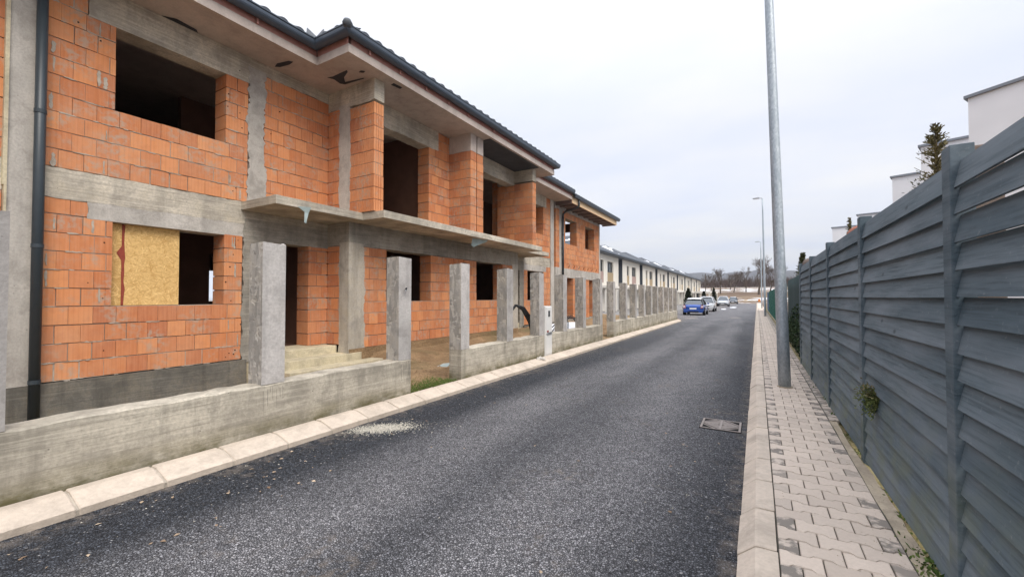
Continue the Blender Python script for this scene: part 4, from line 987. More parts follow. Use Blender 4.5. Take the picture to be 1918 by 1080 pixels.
# old garden wall and tiles behind it
ow = thing('garden_wall', (1.1, 8.0, 0), 'old stone garden wall just showing behind the wooden fence', 'wall')
m = MB(); m.box(0.98, 1.18, 5.2, 11.3, -0.1, 2.17); m.build('masonry', 'old_stone', ow)
def ridge_tile(x, y, z, label, mat, L_=0.42, r=0.11, rz=0.2):
    m = MB(); n = 9; o_ = [(r*math.cos(math.pi*k/n), r*math.sin(math.pi*k/n)) for k in range(n+1)]; i_ = [(0.86*r*math.cos(math.pi*k/n), 0.86*r*math.sin(math.pi*k/n)) for k in range(n+1)]
    m.prism(o_+i_[::-1], 'Y', -L_/2, L_/2); ob_ = m.build('ridge_tile', mat); ob_.location = (x, y, z); ob_.rotation_euler = (rng.uniform(-.05, .05), 0, rz); return tag(ob_, label, 'roof tile', 'old ridge tiles on the wall')
ridge_tile(1.06, 5.85, 2.17, 'reddish clay ridge tile lying on the wall above a fence post', 'terracotta', 0.5, 0.14, 0.15)
ridge_tile(1.06, 8.55, 2.16, 'weathered brown ridge tile on the wall, second from the near end', 'old_stone', 0.6, 0.14, -0.1)
ridge_tile(1.05, 10.5, 2.17, 'broken dark ridge tile farthest along the garden wall top', 'old_stone', 0.45, 0.14, 0.5)
t = thing('timber_post', (1.12, 3.45, 0), 'weathered dark post end poking above the fence top near the right edge', 'post'); MB().box(1.06, 1.19, 3.36, 3.56, -0.05, 2.36).build('shaft', 'old_stone', t, bevel=0.01)
# green netting fence with ivy, then sheet metal
gn = thing('netting_fence', (0.95, 14.0, 0), 'dark green shade netting fence between wooden fence and green sheets', 'fence')
m = MB(); n = 40
for j in range(n+1):
    y = 10.85+7.2*j/n
    for k in range(7): z = 0.05+2.03*k/6; m.v.append((0.98+0.02*math.sin(y*2.3+z)+rng.uniform(-.008, .008), y, z-(0.02*math.sin(y*2.2) if k == 6 else 0)))
for j in range(n):
    for k in range(6): a = j*7+k; m.f.append((a, a+7, a+8, a+1))
o = m.build('netting', 'net_green', gn, smooth=True); sm_ = o.modifiers.new('t', 'SOLIDIFY'); sm_.thickness = 0.008
for y in (10.9, 13.3, 15.7, 18.05): MB().tube([(1.03, y, 0), (1.03, y, 2.12)], 0.025, 8).build('post', 'pipe_metal', gn)
MB().box(0.86, 1.1, 10.8, 26.0, -0.05, 0.16).build('footing', 'strip_concrete', gn)
gs = thing('sheet_metal_fence', (0.9, 34.0, 0), 'bright green corrugated metal sheet fence along the far pavement', 'fence')
def ribbed(y0, y1, x, z0, z1, mat, nm):
    m = MB(); pr = []; y = y0
    while y < y1: pr += [(x, y), (x, y+0.12), (x-0.03, y+0.14), (x-0.03, y+0.18), (x, y+0.2)]; y += 0.2
    pts = [(a, b, z0) for a, b in pr]+[(a, b, z1) for a, b in pr]; n = len(pr)
    m.poly(pts, [(i, i+1, n+i+1, n+i) for i in range(n-1)]); o = m.build(nm, mat, gs); q = o.modifiers.new('t', 'SOLIDIFY'); q.thickness = 0.004
for k in range(13): ribbed(18.3+2*k, 20.28+2*k, 0.95, 0.12, 1.98+0.02*(k % 2), 'sheet_green', 'sheet')
for k in range(3): ribbed(44.4+2.5*k, 46.8+2.5*k, 0.95, 0.10, 1.96, 'sheet_blue', 'sheet')
for k in range(13): MB().box(1.0, 1.06, 18.3+2.5*k, 18.36+2.5*k, -0.05, 2.0).build('post', 'pipe_metal', gs)
MB().box(0.9, 1.06, 18.3, 52, -0.05, 0.14).build('footing', 'strip_concrete', gs)
# plants
def spray(m, p, d, l_, w_, rr):
    d = d.normalized(); a = d.cross(Vector((rr.uniform(-1, 1), rr.uniform(-1, 1), rr.uniform(-1, 1)))).normalized()
    m.poly([p-a*w_*0.4, p+d*l_*0.5-a*w_, p+d*l_, p+d*l_*0.5+a*w_, p+a*w_*0.4], [(0, 1, 2, 3, 4)])
def conifer(x, y, z0, h, r, label, mat, n=2600, top_mat=None, cat='conifer', loose=0.35, seed=1, leaf=0.07, bare_top=0.0, name='conifer', group=None):
    rr = random.Random(seed); t = thing(name, (x, y, z0), label, cat, group)
    MB().tube([(x, y, z0-0.1), (x+0.02, y, z0+h*0.5), (x, y, z0+h*0.97)], [r*0.13, r*0.08, r*0.015], 7).build('trunk', 'bark', t)
    m = MB(); m2 = MB()
    nb = int(n/26)
    for b in range(nb):
        u = rr.random()**0.75; z = z0+h*(0.04+0.95*u); ang = rr.uniform(0, 2*math.pi)
        prof = (1-u)**0.75*(1.0 if u > 0.12 else 0.75+2*u)+0.05; rad = r*prof*rr.uniform(1-loose, 1+loose*0.5)
        d0 = Vector((math.cos(ang), math.sin(ang), rr.uniform(.35, .9))).normalized(); st = Vector((x, y, z-rad*0.5)); tgt = m2 if (top_mat and (u > bare_top or rr.random() < 0.3)) else m
        k_n = 26 if not (bare_top and u > bare_top) else 11
        for k in range(k_n):
            f = (k+rr.random())/k_n; q = st+d0*rad*1.1*f+Vector((rr.gauss(0, .2), rr.gauss(0, .2), rr.gauss(0, .2)))*rad*0.45*(0.4+f*0.5)
            dd = (d0+Vector((rr.gauss(0, .5), rr.gauss(0, .5), rr.gauss(0.25, .4)))); spray(tgt, q, dd, leaf*rr.uniform(.7, 1.5), leaf*0.24*rr.uniform(.7, 1.4), rr)
        if bare_top and u > bare_top: m2.tube([st, st+d0*rad*1.25], [0.008, 0.003], 4)
    m.build('foliage', mat, t)
    if m2.v: m2.build('tip_foliage', top_mat, t)
    return t
conifer(2.17, 8.0, 0.0, 3.95, 0.66, 'brownish thuja with twiggy top showing above the wooden fence', 'thuja_green', 15000, 'thuja_brown', 'thuja', 0.75, 11, 0.032, 0.80, 'thuja_shrub')
conifer(2.42, 16.0, 0.0, 3.9, 0.30, 'slender pale thuja tip beyond the fence, in front of white houses', 'thuja_green', 12000, 'thuja_brown', 'thuja', 0.55, 12, 0.04, 0.80, 'thuja_shrub')
conifer(1.72, 22.0, 0.0, 3.45, 0.55, 'small dark spruce rising behind the green netting fence', 'thuja_dark', 12000, 'thuja_green', 'spruce', 0.5, 13, 0.06, 0.0, 'spruce_tree')
rr = random.Random(5); m = MB()
for k in range(2600):
    y = rr.uniform(11.1, 17.5); u = rr.random()**1.5; z = 0.12+u*(1.05-0.5*abs(y-13.5)/4)*rr.uniform(.6, 1.25); x = 0.93-0.10*rr.random()*(1-u*0.6)
    d = Vector((-1, rr.gauss(0, .7), rr.gauss(-.3, .7))).normalized(); a = d.cross(Vector((0, 0.3, 1))).normalized(); b = d.cross(a); s_ = rr.uniform(.018, .042); p = Vector((x, y, z))
    m.poly([p-b*s_, p+a*s_*0.8-b*0.2*s_, p+b*s_*1.1, p-a*s_*0.8-b*0.2*s_], [(0, 1, 2, 3)])
t = thing('ivy_plant', (0.92, 13.8, 0.1), 'dark green ivy climbing the base of the netting fence', 'ivy'); m.build('leaves', 'ivy', t)
st = MB()
for k in range(18): y = rr.uniform(11.3, 17); st.tube([(0.95, y, 0.05), (0.93, y+rr.uniform(-.2, .2), 0.4), (0.95, y+rr.uniform(-.3, .3), 0.85)], 0.006, 4)
tag(st.build('stems', 'bark', t), kind='stuff')
# sprig poking through the fence
t = thing('thuja_sprig', (0.80, 4.28, 0.66), 'green and rusty thuja sprig poking out between the fence boards', 'plant'); m = MB(); m2 = MB(); rr = random.Random(9)
for b in range(44):
    d0 = Vector((-0.75, rr.gauss(-.15, .55), rr.gauss(0.1, .6))).normalized(); L_ = rr.uniform(.07, .17)
    for k in range(26):
        q = Vector((0.815, 4.30+rr.uniform(-.05, .05), 0.68+rr.uniform(-.05, .05)))+d0*L_*rr.random()+Vector((0, rr.gauss(0, .012), rr.gauss(0, .012))); spray(m2 if (q.z > 0.72 and rr.random() < .6) else m, q, d0+Vector((rr.gauss(0, .5), rr.gauss(0, .5), rr.gauss(0, .5))), 0.024, 0.0045, rr)
m.build('foliage', 'sprig_green', t); m2.build('rusty_foliage', 'thuja_brown', t)
# weeds in the gutter, bottom right
m = MB(); rr = random.Random(21)
for k in range(800):
    y = rr.gauss(2.95, .16) if k < 560 else rr.choice((1.6, 3.6, 4.05, 4.9, 5.4, 6.3, 7.2, 8.1))+rr.gauss(0, .06); x = 0.79+rr.gauss(0, .045 if k < 560 else .02); h = rr.uniform(.0, .07); d = Vector((rr.gauss(0, .6), rr.gauss(0, .6), rr.uniform(.2, 1))); spray(m, Vector((x, y, 0.07+h*0.6)), d, rr.uniform(.015, .035), rr.uniform(.004, .009), rr)
tag(m.build('weeds', 'weed', origin=(0.79, 2.95, 0.07)), 'small green weeds growing in the gutter under the fence', 'weeds', kind='stuff')
m = MB()
for k in range(260):
    y = rr.uniform(1.8, 9.5); x = rr.choice((0.80, 0.84, 0.77))+rr.gauss(0, .022); a = rr.uniform(0, 6.28); s_ = rr.uniform(.006, .016); p = Vector((x, y, 0.085+rr.random()*0.02))
    m.poly([p+Vector((s_*math.cos(a), s_*math.sin(a), 0)), p+Vector((-s_*.6*math.sin(a), s_*.6*math.cos(a), .006)), p-Vector((s_*math.cos(a), s_*math.sin(a), 0)), p+Vector((s_*.6*math.sin(a), -s_*.6*math.cos(a), .004))], [(0, 1, 2, 3)])
tag(m.build('leaf_litter', 'dry_leaf', origin=(0.82, 5, 0.09)), 'dry brown leaf litter scattered along the gutter under the fence', 'leaves', kind='stuff')
# grass in the first gate gap
m = MB()
for k in range(2600):
    x = -4.4-abs(rr.gauss(0, .28)); y = rr.uniform(4.62, 5.74); h = rr.uniform(.02, .065); a = rr.uniform(0, 6.28); w_ = rr.uniform(.002, .005); p = Vector((x, y, 0.075)); l_ = Vector((rr.gauss(0, .03), rr.gauss(0, .03), h)); c = Vector((math.cos(a), math.sin(a), 0))*w_
    m.poly([p-c, p+c, p+l_], [(0, 1, 2)])
tag(m.build('grass', 'grass', origin=(-4.6, 5.2, 0.08)), 'patch of short green grass in the first gate gap', 'grass', kind='stuff')
# loose matter on the road
def stones(n, fn, s0, s1, seed):
    rr = random.Random(seed); m = MB()
    for k in range(n):
        x, y, z = fn(rr); s_ = rr.uniform(s0, s1); a = rr.uniform(0, 6.28)
        pts = [(x+s_*math.cos(a+q*math.pi/2)*rr.uniform(.6, 1.1), y+s_*math.sin(a+q*math.pi/2)*rr.uniform(.6, 1.1), z+rr.uniform(0, .3)*s_) for q in range(4)]+[(x+rr.uniform(-.3, .3)*s_, y+rr.uniform(-.3, .3)*s_, z+s_*rr.uniform(.6, 1))]
        m.poly(pts, [(0, 1, 4), (1, 2, 4), (2, 3, 4), (3, 0, 4)])
    return m
def gpatch(rr):
    while True:
        u, v = rr.gauss(0, .5), rr.gauss(0, .5)
        if rr.random() < .12: u, v = u*2.4, v*2.0
        if abs(u) < 2.6 and abs(v) < 2.2 and -3.72+0.25*u+0.08*v > -4.02: return (-3.72+0.25*u+0.08*v, 3.43+0.24*v+0.1*u, 0.001)
tag(stones(2600, gpatch, .004, .010, 3).build('gravel_spill', 'gravel_pale', origin=(-3.72, 3.43, 0)), 'spill of pale fine gravel on the asphalt by the left kerb', 'gravel', kind='stuff')
tag(stones(420, lambda r: (r.choice((-4.0, -3.9, -0.25, -0.4))+r.gauss(0, .25) if r.random() < .7 else r.uniform(-3.9, -0.2), 1.0+abs(r.gauss(0, 7)), 0.001) , .003, .009, 4).build('loose_chippings', 'gravel_pale', origin=(-2, 5, 0)), 'pale loose chippings strewn on the asphalt', 'chippings', kind='stuff')
m = MB(); rr = random.Random(31)
for k in range(90):
    u = rr.random(); x, y = (rr.uniform(-3.95, -3.0), rr.uniform(0.6, 2.6)) if u < .45 else (rr.uniform(-3.9, -0.3), rr.uniform(1.5, 11)); a = rr.uniform(0, 6.28); s_ = rr.uniform(.006, .022); z = .003
    m.poly([(x+s_*math.cos(a), y+s_*math.sin(a), z), (x-s_*.7*math.sin(a), y+s_*.7*math.cos(a), z+.01*rr.random()), (x-s_*math.cos(a), y-s_*math.sin(a), z+.003), (x+s_*.7*math.sin(a), y-s_*.7*math.cos(a), z+.008*rr.random())], [(0, 1, 2, 3)])
tag(m.build('fallen_leaves', 'dry_leaf', origin=(-2, 4, 0)), 'small brown fallen leaves and crumbs on the asphalt', 'leaves', kind='stuff')
tag(stones(900, lambda r: (r.uniform(-7.0, -4.6), r.uniform(4.7, 9.5), 0.09+0.02*r.random()), .008, .03, 8).build('soil_clods', 'soil', origin=(-6, 7, 0.1)), 'brown soil clods and stones in the front yard', 'clods', kind='stuff')
m = MB()
for k in range(5): m.poly([(-5.6+0.2*k, 6.6+0.1*k, 0.10), (-5.35+0.2*k, 6.62+0.1*k, 0.11), (-5.38+0.2*k, 6.8+0.1*k, 0.17+0.02*k), (-5.58+0.2*k, 6.78+0.1*k, 0.14)], [(0, 1, 2, 3)])
tag(m.build('plastic_scrap', 'film_clear', origin=(-5.4, 6.8, 0.1)), 'crumpled pale plastic scrap lying in the front yard soil', 'litter')
tag(stones(700, lambda r: (r.choice((0.10, 0.66, 0.68, 0.70))+r.gauss(0, .05) if r.random() < .7 else r.uniform(.1, .68), 1.8+abs(r.gauss(0, 4)), PZ), .0015, .005, 17).build('pavement_grit', 'strip_concrete', origin=(0.4, 4, PZ)), 'fine grit and crumbs scattered over the pavement edge', 'grit', kind='stuff')
m = stones(7, lambda r: (-4.22+r.uniform(-.05, .05), 8.55+r.uniform(-.12, .12), 0.10), .05, .09, 14); tag(m.build('mortar_lump', 'concrete_rough', origin=(-4.22, 8.55, 0.1)), 'crumbled grey mortar lump on the kerb near the meter cabinet', 'rubble')

# ================================================================== LAMP POSTS
def lamp(x, y, h, label, lean=(0, 0), r0=0.083, r1=0.045, base=True):
    t = thing('street_lamp', (x, y, PZ), label, 'street lamp', 'street lamps along the pavement')
    z0 = 0.02 if base else 0.0
    P = lambda s_: (x+lean[0]*s_, y+lean[1]*s_, PZ-0.03+s_*h)
    MB().tube([P(i/10) for i in range(11)], [r0+(r1-r0)*i/10 for i in range(11)], 20).build('pole', 'galvanised', t, smooth=True)
    a = Vector(P(1)); MB().tube([a-Vector((0, 0, 0.06)), a+Vector((-0.06, 0, 0.02)), a+Vector((-0.22, 0, 0.04))], [0.035, 0.03, 0.025], 8).build('arm', 'lamp_grey', t)
    hd = MB(); hd.prism([(a.x-0.20, a.z-0.0), (a.x-0.20, a.z+0.09), (a.x-0.36, a.z+0.085), (a.x-0.62, a.z+0.055), (a.x-0.62, a.z+0.02)], 'Y', a.y-0.12, a.y+0.12); hd.build('lamp_head', 'lamp_grey', t, bevel=0.01)
    MB().box(a.x-0.58, a.x-0.26, a.y-0.09, a.y+0.09, a.z-0.012, a.z+0.012).build('lens', 'lens_clear', t)
    MB().box(x-r0*1.02, x-r0*0.80, y-0.045, y+0.045, 0.75, 1.05).build('service_hatch', 'galvanised', t)
    MB().tube([(x, y, PZ-0.02), (x, y, PZ+0.012)], r0+0.02, 16).build('base_ring', 'strip_concrete', t)
lamp(0.357, 7.8, 8.65, 'nearest tall galvanised street lamp pole leaning slightly towards the road', (-0.205, 0), 0.086, 0.05)
lamp(0.50, 35.8, 8.65, 'second street lamp, slim pole with flat head beyond the green fence', (-0.09, 0), 0.075, 0.045)
lamp(0.50, 61.0, 8.3, 'third and farthest street lamp with small flat head', (-0.05, 0), 0.075, 0.05)

# ================================================================== WHITE HOUSES BEHIND THE FENCE
def white_house(cx_, cy_, h, rot, label, wdt=9.0, dep=8.0, slope=0.0):
    t = thing('white_house', (cx_, cy_, 0), label, 'house', 'flat roofed white houses behind the fence')
    u = Vector((math.cos(rot), math.sin(rot), 0)); v = Vector((-math.sin(rot), math.cos(rot), 0))
    c0 = Vector((cx_, cy_, 0)); up = Vector((0, 0, 1))
    def blk(a0, a1, b0, b1, z0, z1, nm, mat, s_=0.0):
        m = MB(); pts = []
        for z in (z0, z1):
            for a, b in ((a0, b0), (a1, b0), (a1, b1), (a0, b1)): pts.append(c0+u*a+v*b+up*(z+(s_*a if z == z1 or z0 > 3 else 0)))
        m.poly(pts, [(0, 3, 2, 1), (4, 5, 6, 7), (0, 1, 5, 4), (1, 2, 6, 5), (2, 3, 7, 6), (3, 0, 4, 7)]); return m.build(nm, mat, t)
    blk(0, wdt, 0, dep, -0.2, h-0.06, 'wall', 'render_pale', slope)
    blk(-0.07, wdt+0.07, -0.07, dep+0.07, h-0.059, h+0.02, 'parapet_cap', 'cap_grey', slope)
    for a in (1.3, 4.6):
        blk(a, a+1.3, -0.03, 0.05, 1.0, 2.3, 'window', 'glass'); blk(a, a+1.3, -0.03, 0.05, 3.9, 5.1, 'window', 'glass')
    blk(2.0, 2.1, -0.09, -0.0, 0, h-0.1, 'rain_pipe', 'render_pale')
white_house(5.06, 16.2, 7.0, R(-30), 'tallest white house with sloping parapet at the right edge above the fence', slope=0.075)
white_house(5.20, 20.63, 7.0, R(-20), 'white flat roofed house behind the twiggy thuja, second from the right')
white_house(5.40, 25.32, 7.0, R(-20), 'third white house, lower box left of the thuja')
white_house(5.86, 35.86, 7.0, R(-16), 'fourth white house, small box above the red clay tile')
white_house(5.2, 41.5, 7.0, R(-14), 'farthest and smallest white house box beyond the fence top')

# ================================================================== FAR ROW OF FINISHED HOUSES
def row_house(y0, label, i):
    y1 = y0+8.6; t = thing('row_house', (-17, y0+4.3, 0), label, 'house', 'row of finished white houses'); FX = -14.0
    wl = MB(); wins = [(y0+2.0, y0+3.1), (y0+4.4, y0+6.6)]
    # front wall with openings
    segs = [y0, wins[0][0], wins[0][1], wins[1][0], wins[1][1], y1]
    for a, b in ((segs[0], segs[1]), (segs[2], segs[3]), (segs[4], segs[5])): wl.box(FX-0.35, FX, a, b, 0, 6.02)
    for a, b in wins: wl.box(FX-0.35, FX, a, b, 5.4, 6.02); wl.box(FX-0.35, FX, a, b, 2.0 if b-a > 1.5 else 0, 3.0)
    wl.box(FX-8, FX-0.351, y1-0.3, y1, 0, 6.01); wl.box(FX-8, FX-7.7, y0, y1-0.301, 0, 6.0)
    wl.build('wall', 'render_white', t)
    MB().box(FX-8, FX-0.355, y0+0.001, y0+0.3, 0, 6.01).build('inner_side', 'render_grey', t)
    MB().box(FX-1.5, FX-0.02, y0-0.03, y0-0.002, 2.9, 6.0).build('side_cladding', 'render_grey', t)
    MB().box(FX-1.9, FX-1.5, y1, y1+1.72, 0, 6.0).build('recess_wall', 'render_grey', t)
    for a, b in wins:
        w_ = MB().box(FX-0.25, FX-0.22, a, b, 4.2, 5.4).build('window', 'glass', t)
        fr = MB(); fr.box(FX-0.22, FX-0.17, a, a+0.07, 4.2, 5.4); fr.box(FX-0.22, FX-0.17, b-0.07, b, 4.2, 5.4); fr.box(FX-0.22, FX-0.17, a+0.07, b-0.07, 4.2, 4.28); fr.box(FX-0.22, FX-0.17, a+0.07, b-0.07, 5.22, 5.4)
        if b-a > 1.5: fr.box(FX-0.22, FX-0.17, (a+b)/2-0.04, (a+b)/2+0.04, 4.28, 5.22)
        fr.build('window_frame', 'frame_dark', w_, origin=parent_world(t))
        MB().box(FX-0.24, FX-0.03, a+0.005, b-0.005, 3.0, 4.19).build('panel', ('panel_mauve', 'panel_tan')[(i+(b-a > 1.5)) % 2 if i < 2 else 1], t)
    a, b = wins[1]; MB().box(FX-0.24, FX-0.16, a, b, 0.0, 2.0).build('shutter', 'blind_brown', t)
    MB().box(FX, FX+1.25, y0+0.2, y1-0.6, 2.42, 2.66).build('canopy', 'render_white', t)
    for yy in (y0+0.35, y0+3.6, y1-0.9): MB().box(FX+1.0, FX+1.2, yy, yy+0.25, 0, 2.418).build('post', 'render_white', t)
    MB().box(FX+0.001, FX+0.04, y0+0.5, y0+1.5, 0.05, 2.1).build('door', 'frame_dark', t)
    # hip roof
    e0, e1, ex, bx_ = y0-0.88, y1+0.86, -13.35, -22.6; ap = Vector((-17.5, (y0+y1)/2, 8.45)); rb = Vector((-20.5, ap.y, 8.45))
    p = [(ex, e0, 6.2), (ex, e1, 6.2), (bx_, e1, 6.2), (bx_, e0, 6.2), tuple(ap), tuple(rb)]
    rf = MB().poly(p, [(0, 1, 4), (1, 2, 5, 4), (2, 3, 5), (3, 0, 4, 5)]).build('roof', 'roof_tile', t)
    fs = MB(); fs.box(bx_+0.02, ex-0.02, e0+0.01, e1-0.01, 6.03, 6.195); fs.build('fascia', 'fascia_dark', t)
    gt_ = MB(); gt_.box(ex-0.03, ex+0.09, e0+0.02, e1-0.02, 6.10, 6.22); gt_.build('gutter', 'gutter_metal', t)
    # snow lying on the side facing the camera
    rr = random.Random(40+i)
    def rp(u, v): a = Vector(p[0]).lerp(Vector(p[3]), u); b = Vector(p[4]).lerp(Vector(p[5]), u); return a.lerp(b, v)+Vector((0, -0.02, 0.035))
    sn = MB()
    for k in range(5 if i else 4):
        u, v = rr.uniform(.05, .6), rr.uniform(.08, .75); du, dv = rr.uniform(.03, .10), rr.uniform(.04, .16); nn = 9
        sn.poly([rp(u+du*math.cos(q)*rr.uniform(.7, 1.2), v+dv*math.sin(q)*rr.uniform(.7, 1.2)) for q in [2*math.pi*z/nn for z in range(nn)]], [tuple(range(nn))])
    if i in (1, 4, 7):
        band = [rp(0.02+0.05*rr.random(), v/12*0.9) for v in range(13)]+[rp(0.22+0.10*rr.random(), 0.9-v/12*0.9) for v in range(13)]; sn.poly(band, [tuple(range(26))])
    o = sn.build('roof_snow', 'snow', rf, origin=parent_world(t)); q = o.modifiers.new('t', 'SOLIDIFY'); q.thickness = 0.05
labs = ['first finished white house in the row, next to the brick house end', 'second white house in the row with a broad snow strip on its roof', 'third house of the finished white row', 'fourth house of the finished white row', 'fifth house of the finished white row', 'sixth house of the finished white row, its entrance canopy clear of the fence', 'seventh house of the finished white row, canopy behind the parked blue car', 'eighth house of the finished white row', 'ninth and farthest house, closing the finished white row']
for i in range(9): row_house(40.2+10.33*i, labs[i], i)
# entrance porches past the row end
for k, (y, lab) in enumerate(((98, 'low white entrance porch between the first and second clipped thuja'), (112, 'farthest low white porch behind the tall narrow thuja'))):
    t = thing('entrance_porch', (-10.4, y, 0), lab, 'porch', 'low white porches by the parking')
    MB().box(-11.8, -8.6, y, y+6, 2.35, 2.75).build('roof', 'render_white', t)
    for x, q in ((-8.9, y+0.1), (-11.6, y+0.1), (-8.9, y+5.6), (-11.6, y+5.6)): MB().box(x, x+0.3, q, q+0.3, 0, 2.349).build('post', 'render_white', t)
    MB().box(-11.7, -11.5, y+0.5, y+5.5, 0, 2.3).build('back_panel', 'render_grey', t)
for (x, y, h, r, lab, sd_) in ((-6.9, 52.5, 2.45, 0.62, 'broad clipped thuja cone just behind the blue car roof', 51), (-6.9, 69.0, 2.35, 0.55, 'middle clipped thuja cone between the two larger ones', 52), (-6.75, 84.0, 3.1, 0.62, 'tall narrow thuja beside the parked silver car', 53)):
    conifer(x, y, 0.0, h, r, lab, 'thuja_dark', 5200, None, 'thuja', 0.12, sd_, 0.13, 0, 'clipped_thuja', 'clipped thujas by the parking')
snow_patch('snow_patch', -6.9, 36.5, 0.9, 3.0, 0.0, 'snow bank left of the blue car along the house fronts', 0.16)
snow_patch('snow_patch', -3.6, 58.0, 0.35, 1.6, 0.0, 'thin snow streak on the asphalt right of the silver car', 0.03)
snow_patch('snow_patch', -3.0, 68.0, 0.5, 3.2, 0.0, 'long thin snow streak in front of the parked dark bumpered car', 0.03)
snow_patch('snow_patch', -6.3, 60.0, 0.7, 6.0, 0.0, 'snow strip along the parking edge behind the silver car', 0.10)

# ================================================================== CARS
def car(cx_, cy_, heading, paintm, roofm, dims, label, rear_first, bumper=None):
    L_, Wd, Ht = dims; t = thing('parked_car', (cx_, cy_, 0), label, 'car', 'cars parked along the house fronts'); t.rotation_euler = (0, 0, heading)
    hw = Wd/2
    # stations along the length: (s, z_low, z_belt, half width factor); s=0 front
    ST = [(0.0, .34, .60, .80), (.03, .25, .68, .90), (.10, .20, .76, .97), (.22, .19, .86, 1.0), (.34, .18, .92, 1.0), (.55, .18, .94, 1.0), (.78, .19, .95, 1.0), (.92, .22, .93, .97), (.975, .27, .86, .92), (1.0, .36, .72, .84)]
    m = MB(); k = 0
    for s_, zl, zb, wf_ in ST:
        y = L_/2-s_*L_; w_ = hw*wf_; H_ = Ht/1.45; zl *= 1; zb *= H_
        ring = [(-w_*.84, zl), (-w_*.97, zl+.10), (-w_, zl+(zb-zl)*.42), (-w_*.95, zb-.09), (-w_*.84, zb), (0, zb+.025), (w_*.84, zb), (w_*.95, zb-.09), (w_, zl+(zb-zl)*.42), (w_*.97, zl+.10), (w_*.84, zl)]
        k = len(ring); m.v += [(x, y, z) for x, z in ring]
    n = len(ST)
    for j in range(n-1):
        for i in range(k): m.f.append((j*k+i, j*k+(i+1) % k, (j+1)*k+(i+1) % k, (j+1)*k+i))
    m.f += [tuple(range(k))[::-1], tuple((n-1)*k+i for i in range(k))]
    org = (0, 0, 0)
    def bd(mb, nm, mat, par=t, smooth=False, bevel=0):
        me = bpy.data.meshes.new(nm); me.from_pydata(mb.v, [], mb.f); me.update(); me.materials.append(M[mat])
        if smooth: me.polygons.foreach_set('use_smooth', [True]*len(me.polygons))
        return link(nm, me, par, (0, 0, 0), bevel)
    body = bd(m, 'body', paintm, smooth=True); sb = body.modifiers.new('s', 'SUBSURF'); sb.levels = 1; sb.render_levels = 1
    # greenhouse
    zb = .93*Ht/1.45; g = MB()
    G0 = [(.255, zb-.03, .84), (.41, Ht-.06, .63), (.52, Ht-.03, .65), (.78, Ht-.07, .62), (.94, zb-.02, .80)]
    for s_, z, wf_ in G0:
        y = L_/2-s_*L_; g.v += [(-hw*.86, y, zb-.05), (-hw*wf_, y, z), (hw*wf_, y, z), (hw*.86, y, zb-.05)]
    for j in range(4):
        for i in range(3): g.f.append((j*4+i, j*4+i+1, (j+1)*4+i+1, (j+1)*4+i))
    gl = bd(g, 'windows', 'car_glass')
    rf = MB(); RS = [(.39, Ht-.085, .625), (.43, Ht-.03, .635), (.53, Ht-.005, .65), (.74, Ht-.04, .63), (.815, Ht-.11, .635)]
    for s_, z, wf_ in RS: y = L_/2-s_*L_; rf.v += [(-hw*wf_-.012, y, z-.045), (-hw*wf_*.92, y, z+.012), (0, y, z+.028), (hw*wf_*.92, y, z+.012), (hw*wf_+.012, y, z-.045)]
    for j in range(4):
        for i in range(4): rf.f.append((j*5+i, j*5+i+1, (j+1)*5+i+1, (j+1)*5+i))
    ro = bd(rf, 'roof', roofm, smooth=True); so = ro.modifiers.new('t', 'SOLIDIFY'); so.thickness = .03
    for sx in (-1, 1):
        for (s0, z0, w0), (s1, z1, w1), nm in (((.245, zb-.03, .87), (.405, Ht-.065, .635), 'front_pillar'), ((.57, zb-.03, .92), (.57, Ht-.05, .66), 'centre_pillar'), ((.925, zb-.03, .85), (.79, Ht-.08, .64), 'rear_pillar')):
            pm = MB(); pm.tube([(sx*hw*w0, L_/2-s0*L_, z0), (sx*hw*w1, L_/2-s1*L_, z1)], .035 if nm != 'rear_pillar' else .055, 6); bd(pm, nm, paintm if roofm == paintm else 'black_plastic')
        mi_ = MB(); mi_.box(sx*hw*1.0-.02 if sx > 0 else sx*hw-.14, sx*hw+.14 if sx > 0 else sx*hw+.02, L_/2-.32*L_-.05, L_/2-.32*L_+.05, zb-.02, zb+.10); bd(mi_, 'mirror', 'black_plastic' if bumper else paintm, bevel=.015)
        for s_ in (.185, .80):
            y = L_/2-s_*L_; wr = .30; wm = MB(); x0 = sx*(hw-.20); x1 = sx*(hw+.004)
            wm.tube([(x0, y, wr), (x1-sx*.03, y, wr), (x1, y, wr)], [wr, wr, wr-.03], 20); wo_ = bd(wm, 'wheel', 'tyre', smooth=False)
            rm = MB(); rm.tube([(x1-sx*.01, y, wr), (x1+sx*.006, y, wr)], [.19, .18], 14); bd(rm, 'rim', 'alloy', wo_)
            ar = MB(); ar.tube([(x1-sx*.012, y, wr+.03), (x1-sx*.006, y, wr+.03)], [.36, .355], 20); bd(ar, 'wheel_arch', 'black_plastic')
        hl = MB(); y = L_/2; hl.prism([(sx*hw*.50, .60*Ht/1.45), (sx*hw*.84, .60*Ht/1.45), (sx*hw*.90, .72*Ht/1.45), (sx*hw*.60, .70*Ht/1.45)], 'Y', y-.22, y-.03); bd(hl, 'headlight', 'lens_clear')
        tl = MB(); y = -L_/2; tl.prism([(sx*hw*.66, .60*Ht/1.45), (sx*hw*.90, .60*Ht/1.45), (sx*hw*.90, .86*Ht/1.45), (sx*hw*.70, .86*Ht/1.45)], 'Y', y+.01, y+.14); bd(tl, 'tail_light', 'lens_red')
        if rear_first: tl2 = MB(); tl2.prism([(sx*hw*.74, .66), (sx*hw*.86, .66), (sx*hw*.86, .77), (sx*hw*.74, .77)], 'Y', y-.004, y+.02); bd(tl2, 'reverse_lens', 'lens_clear')
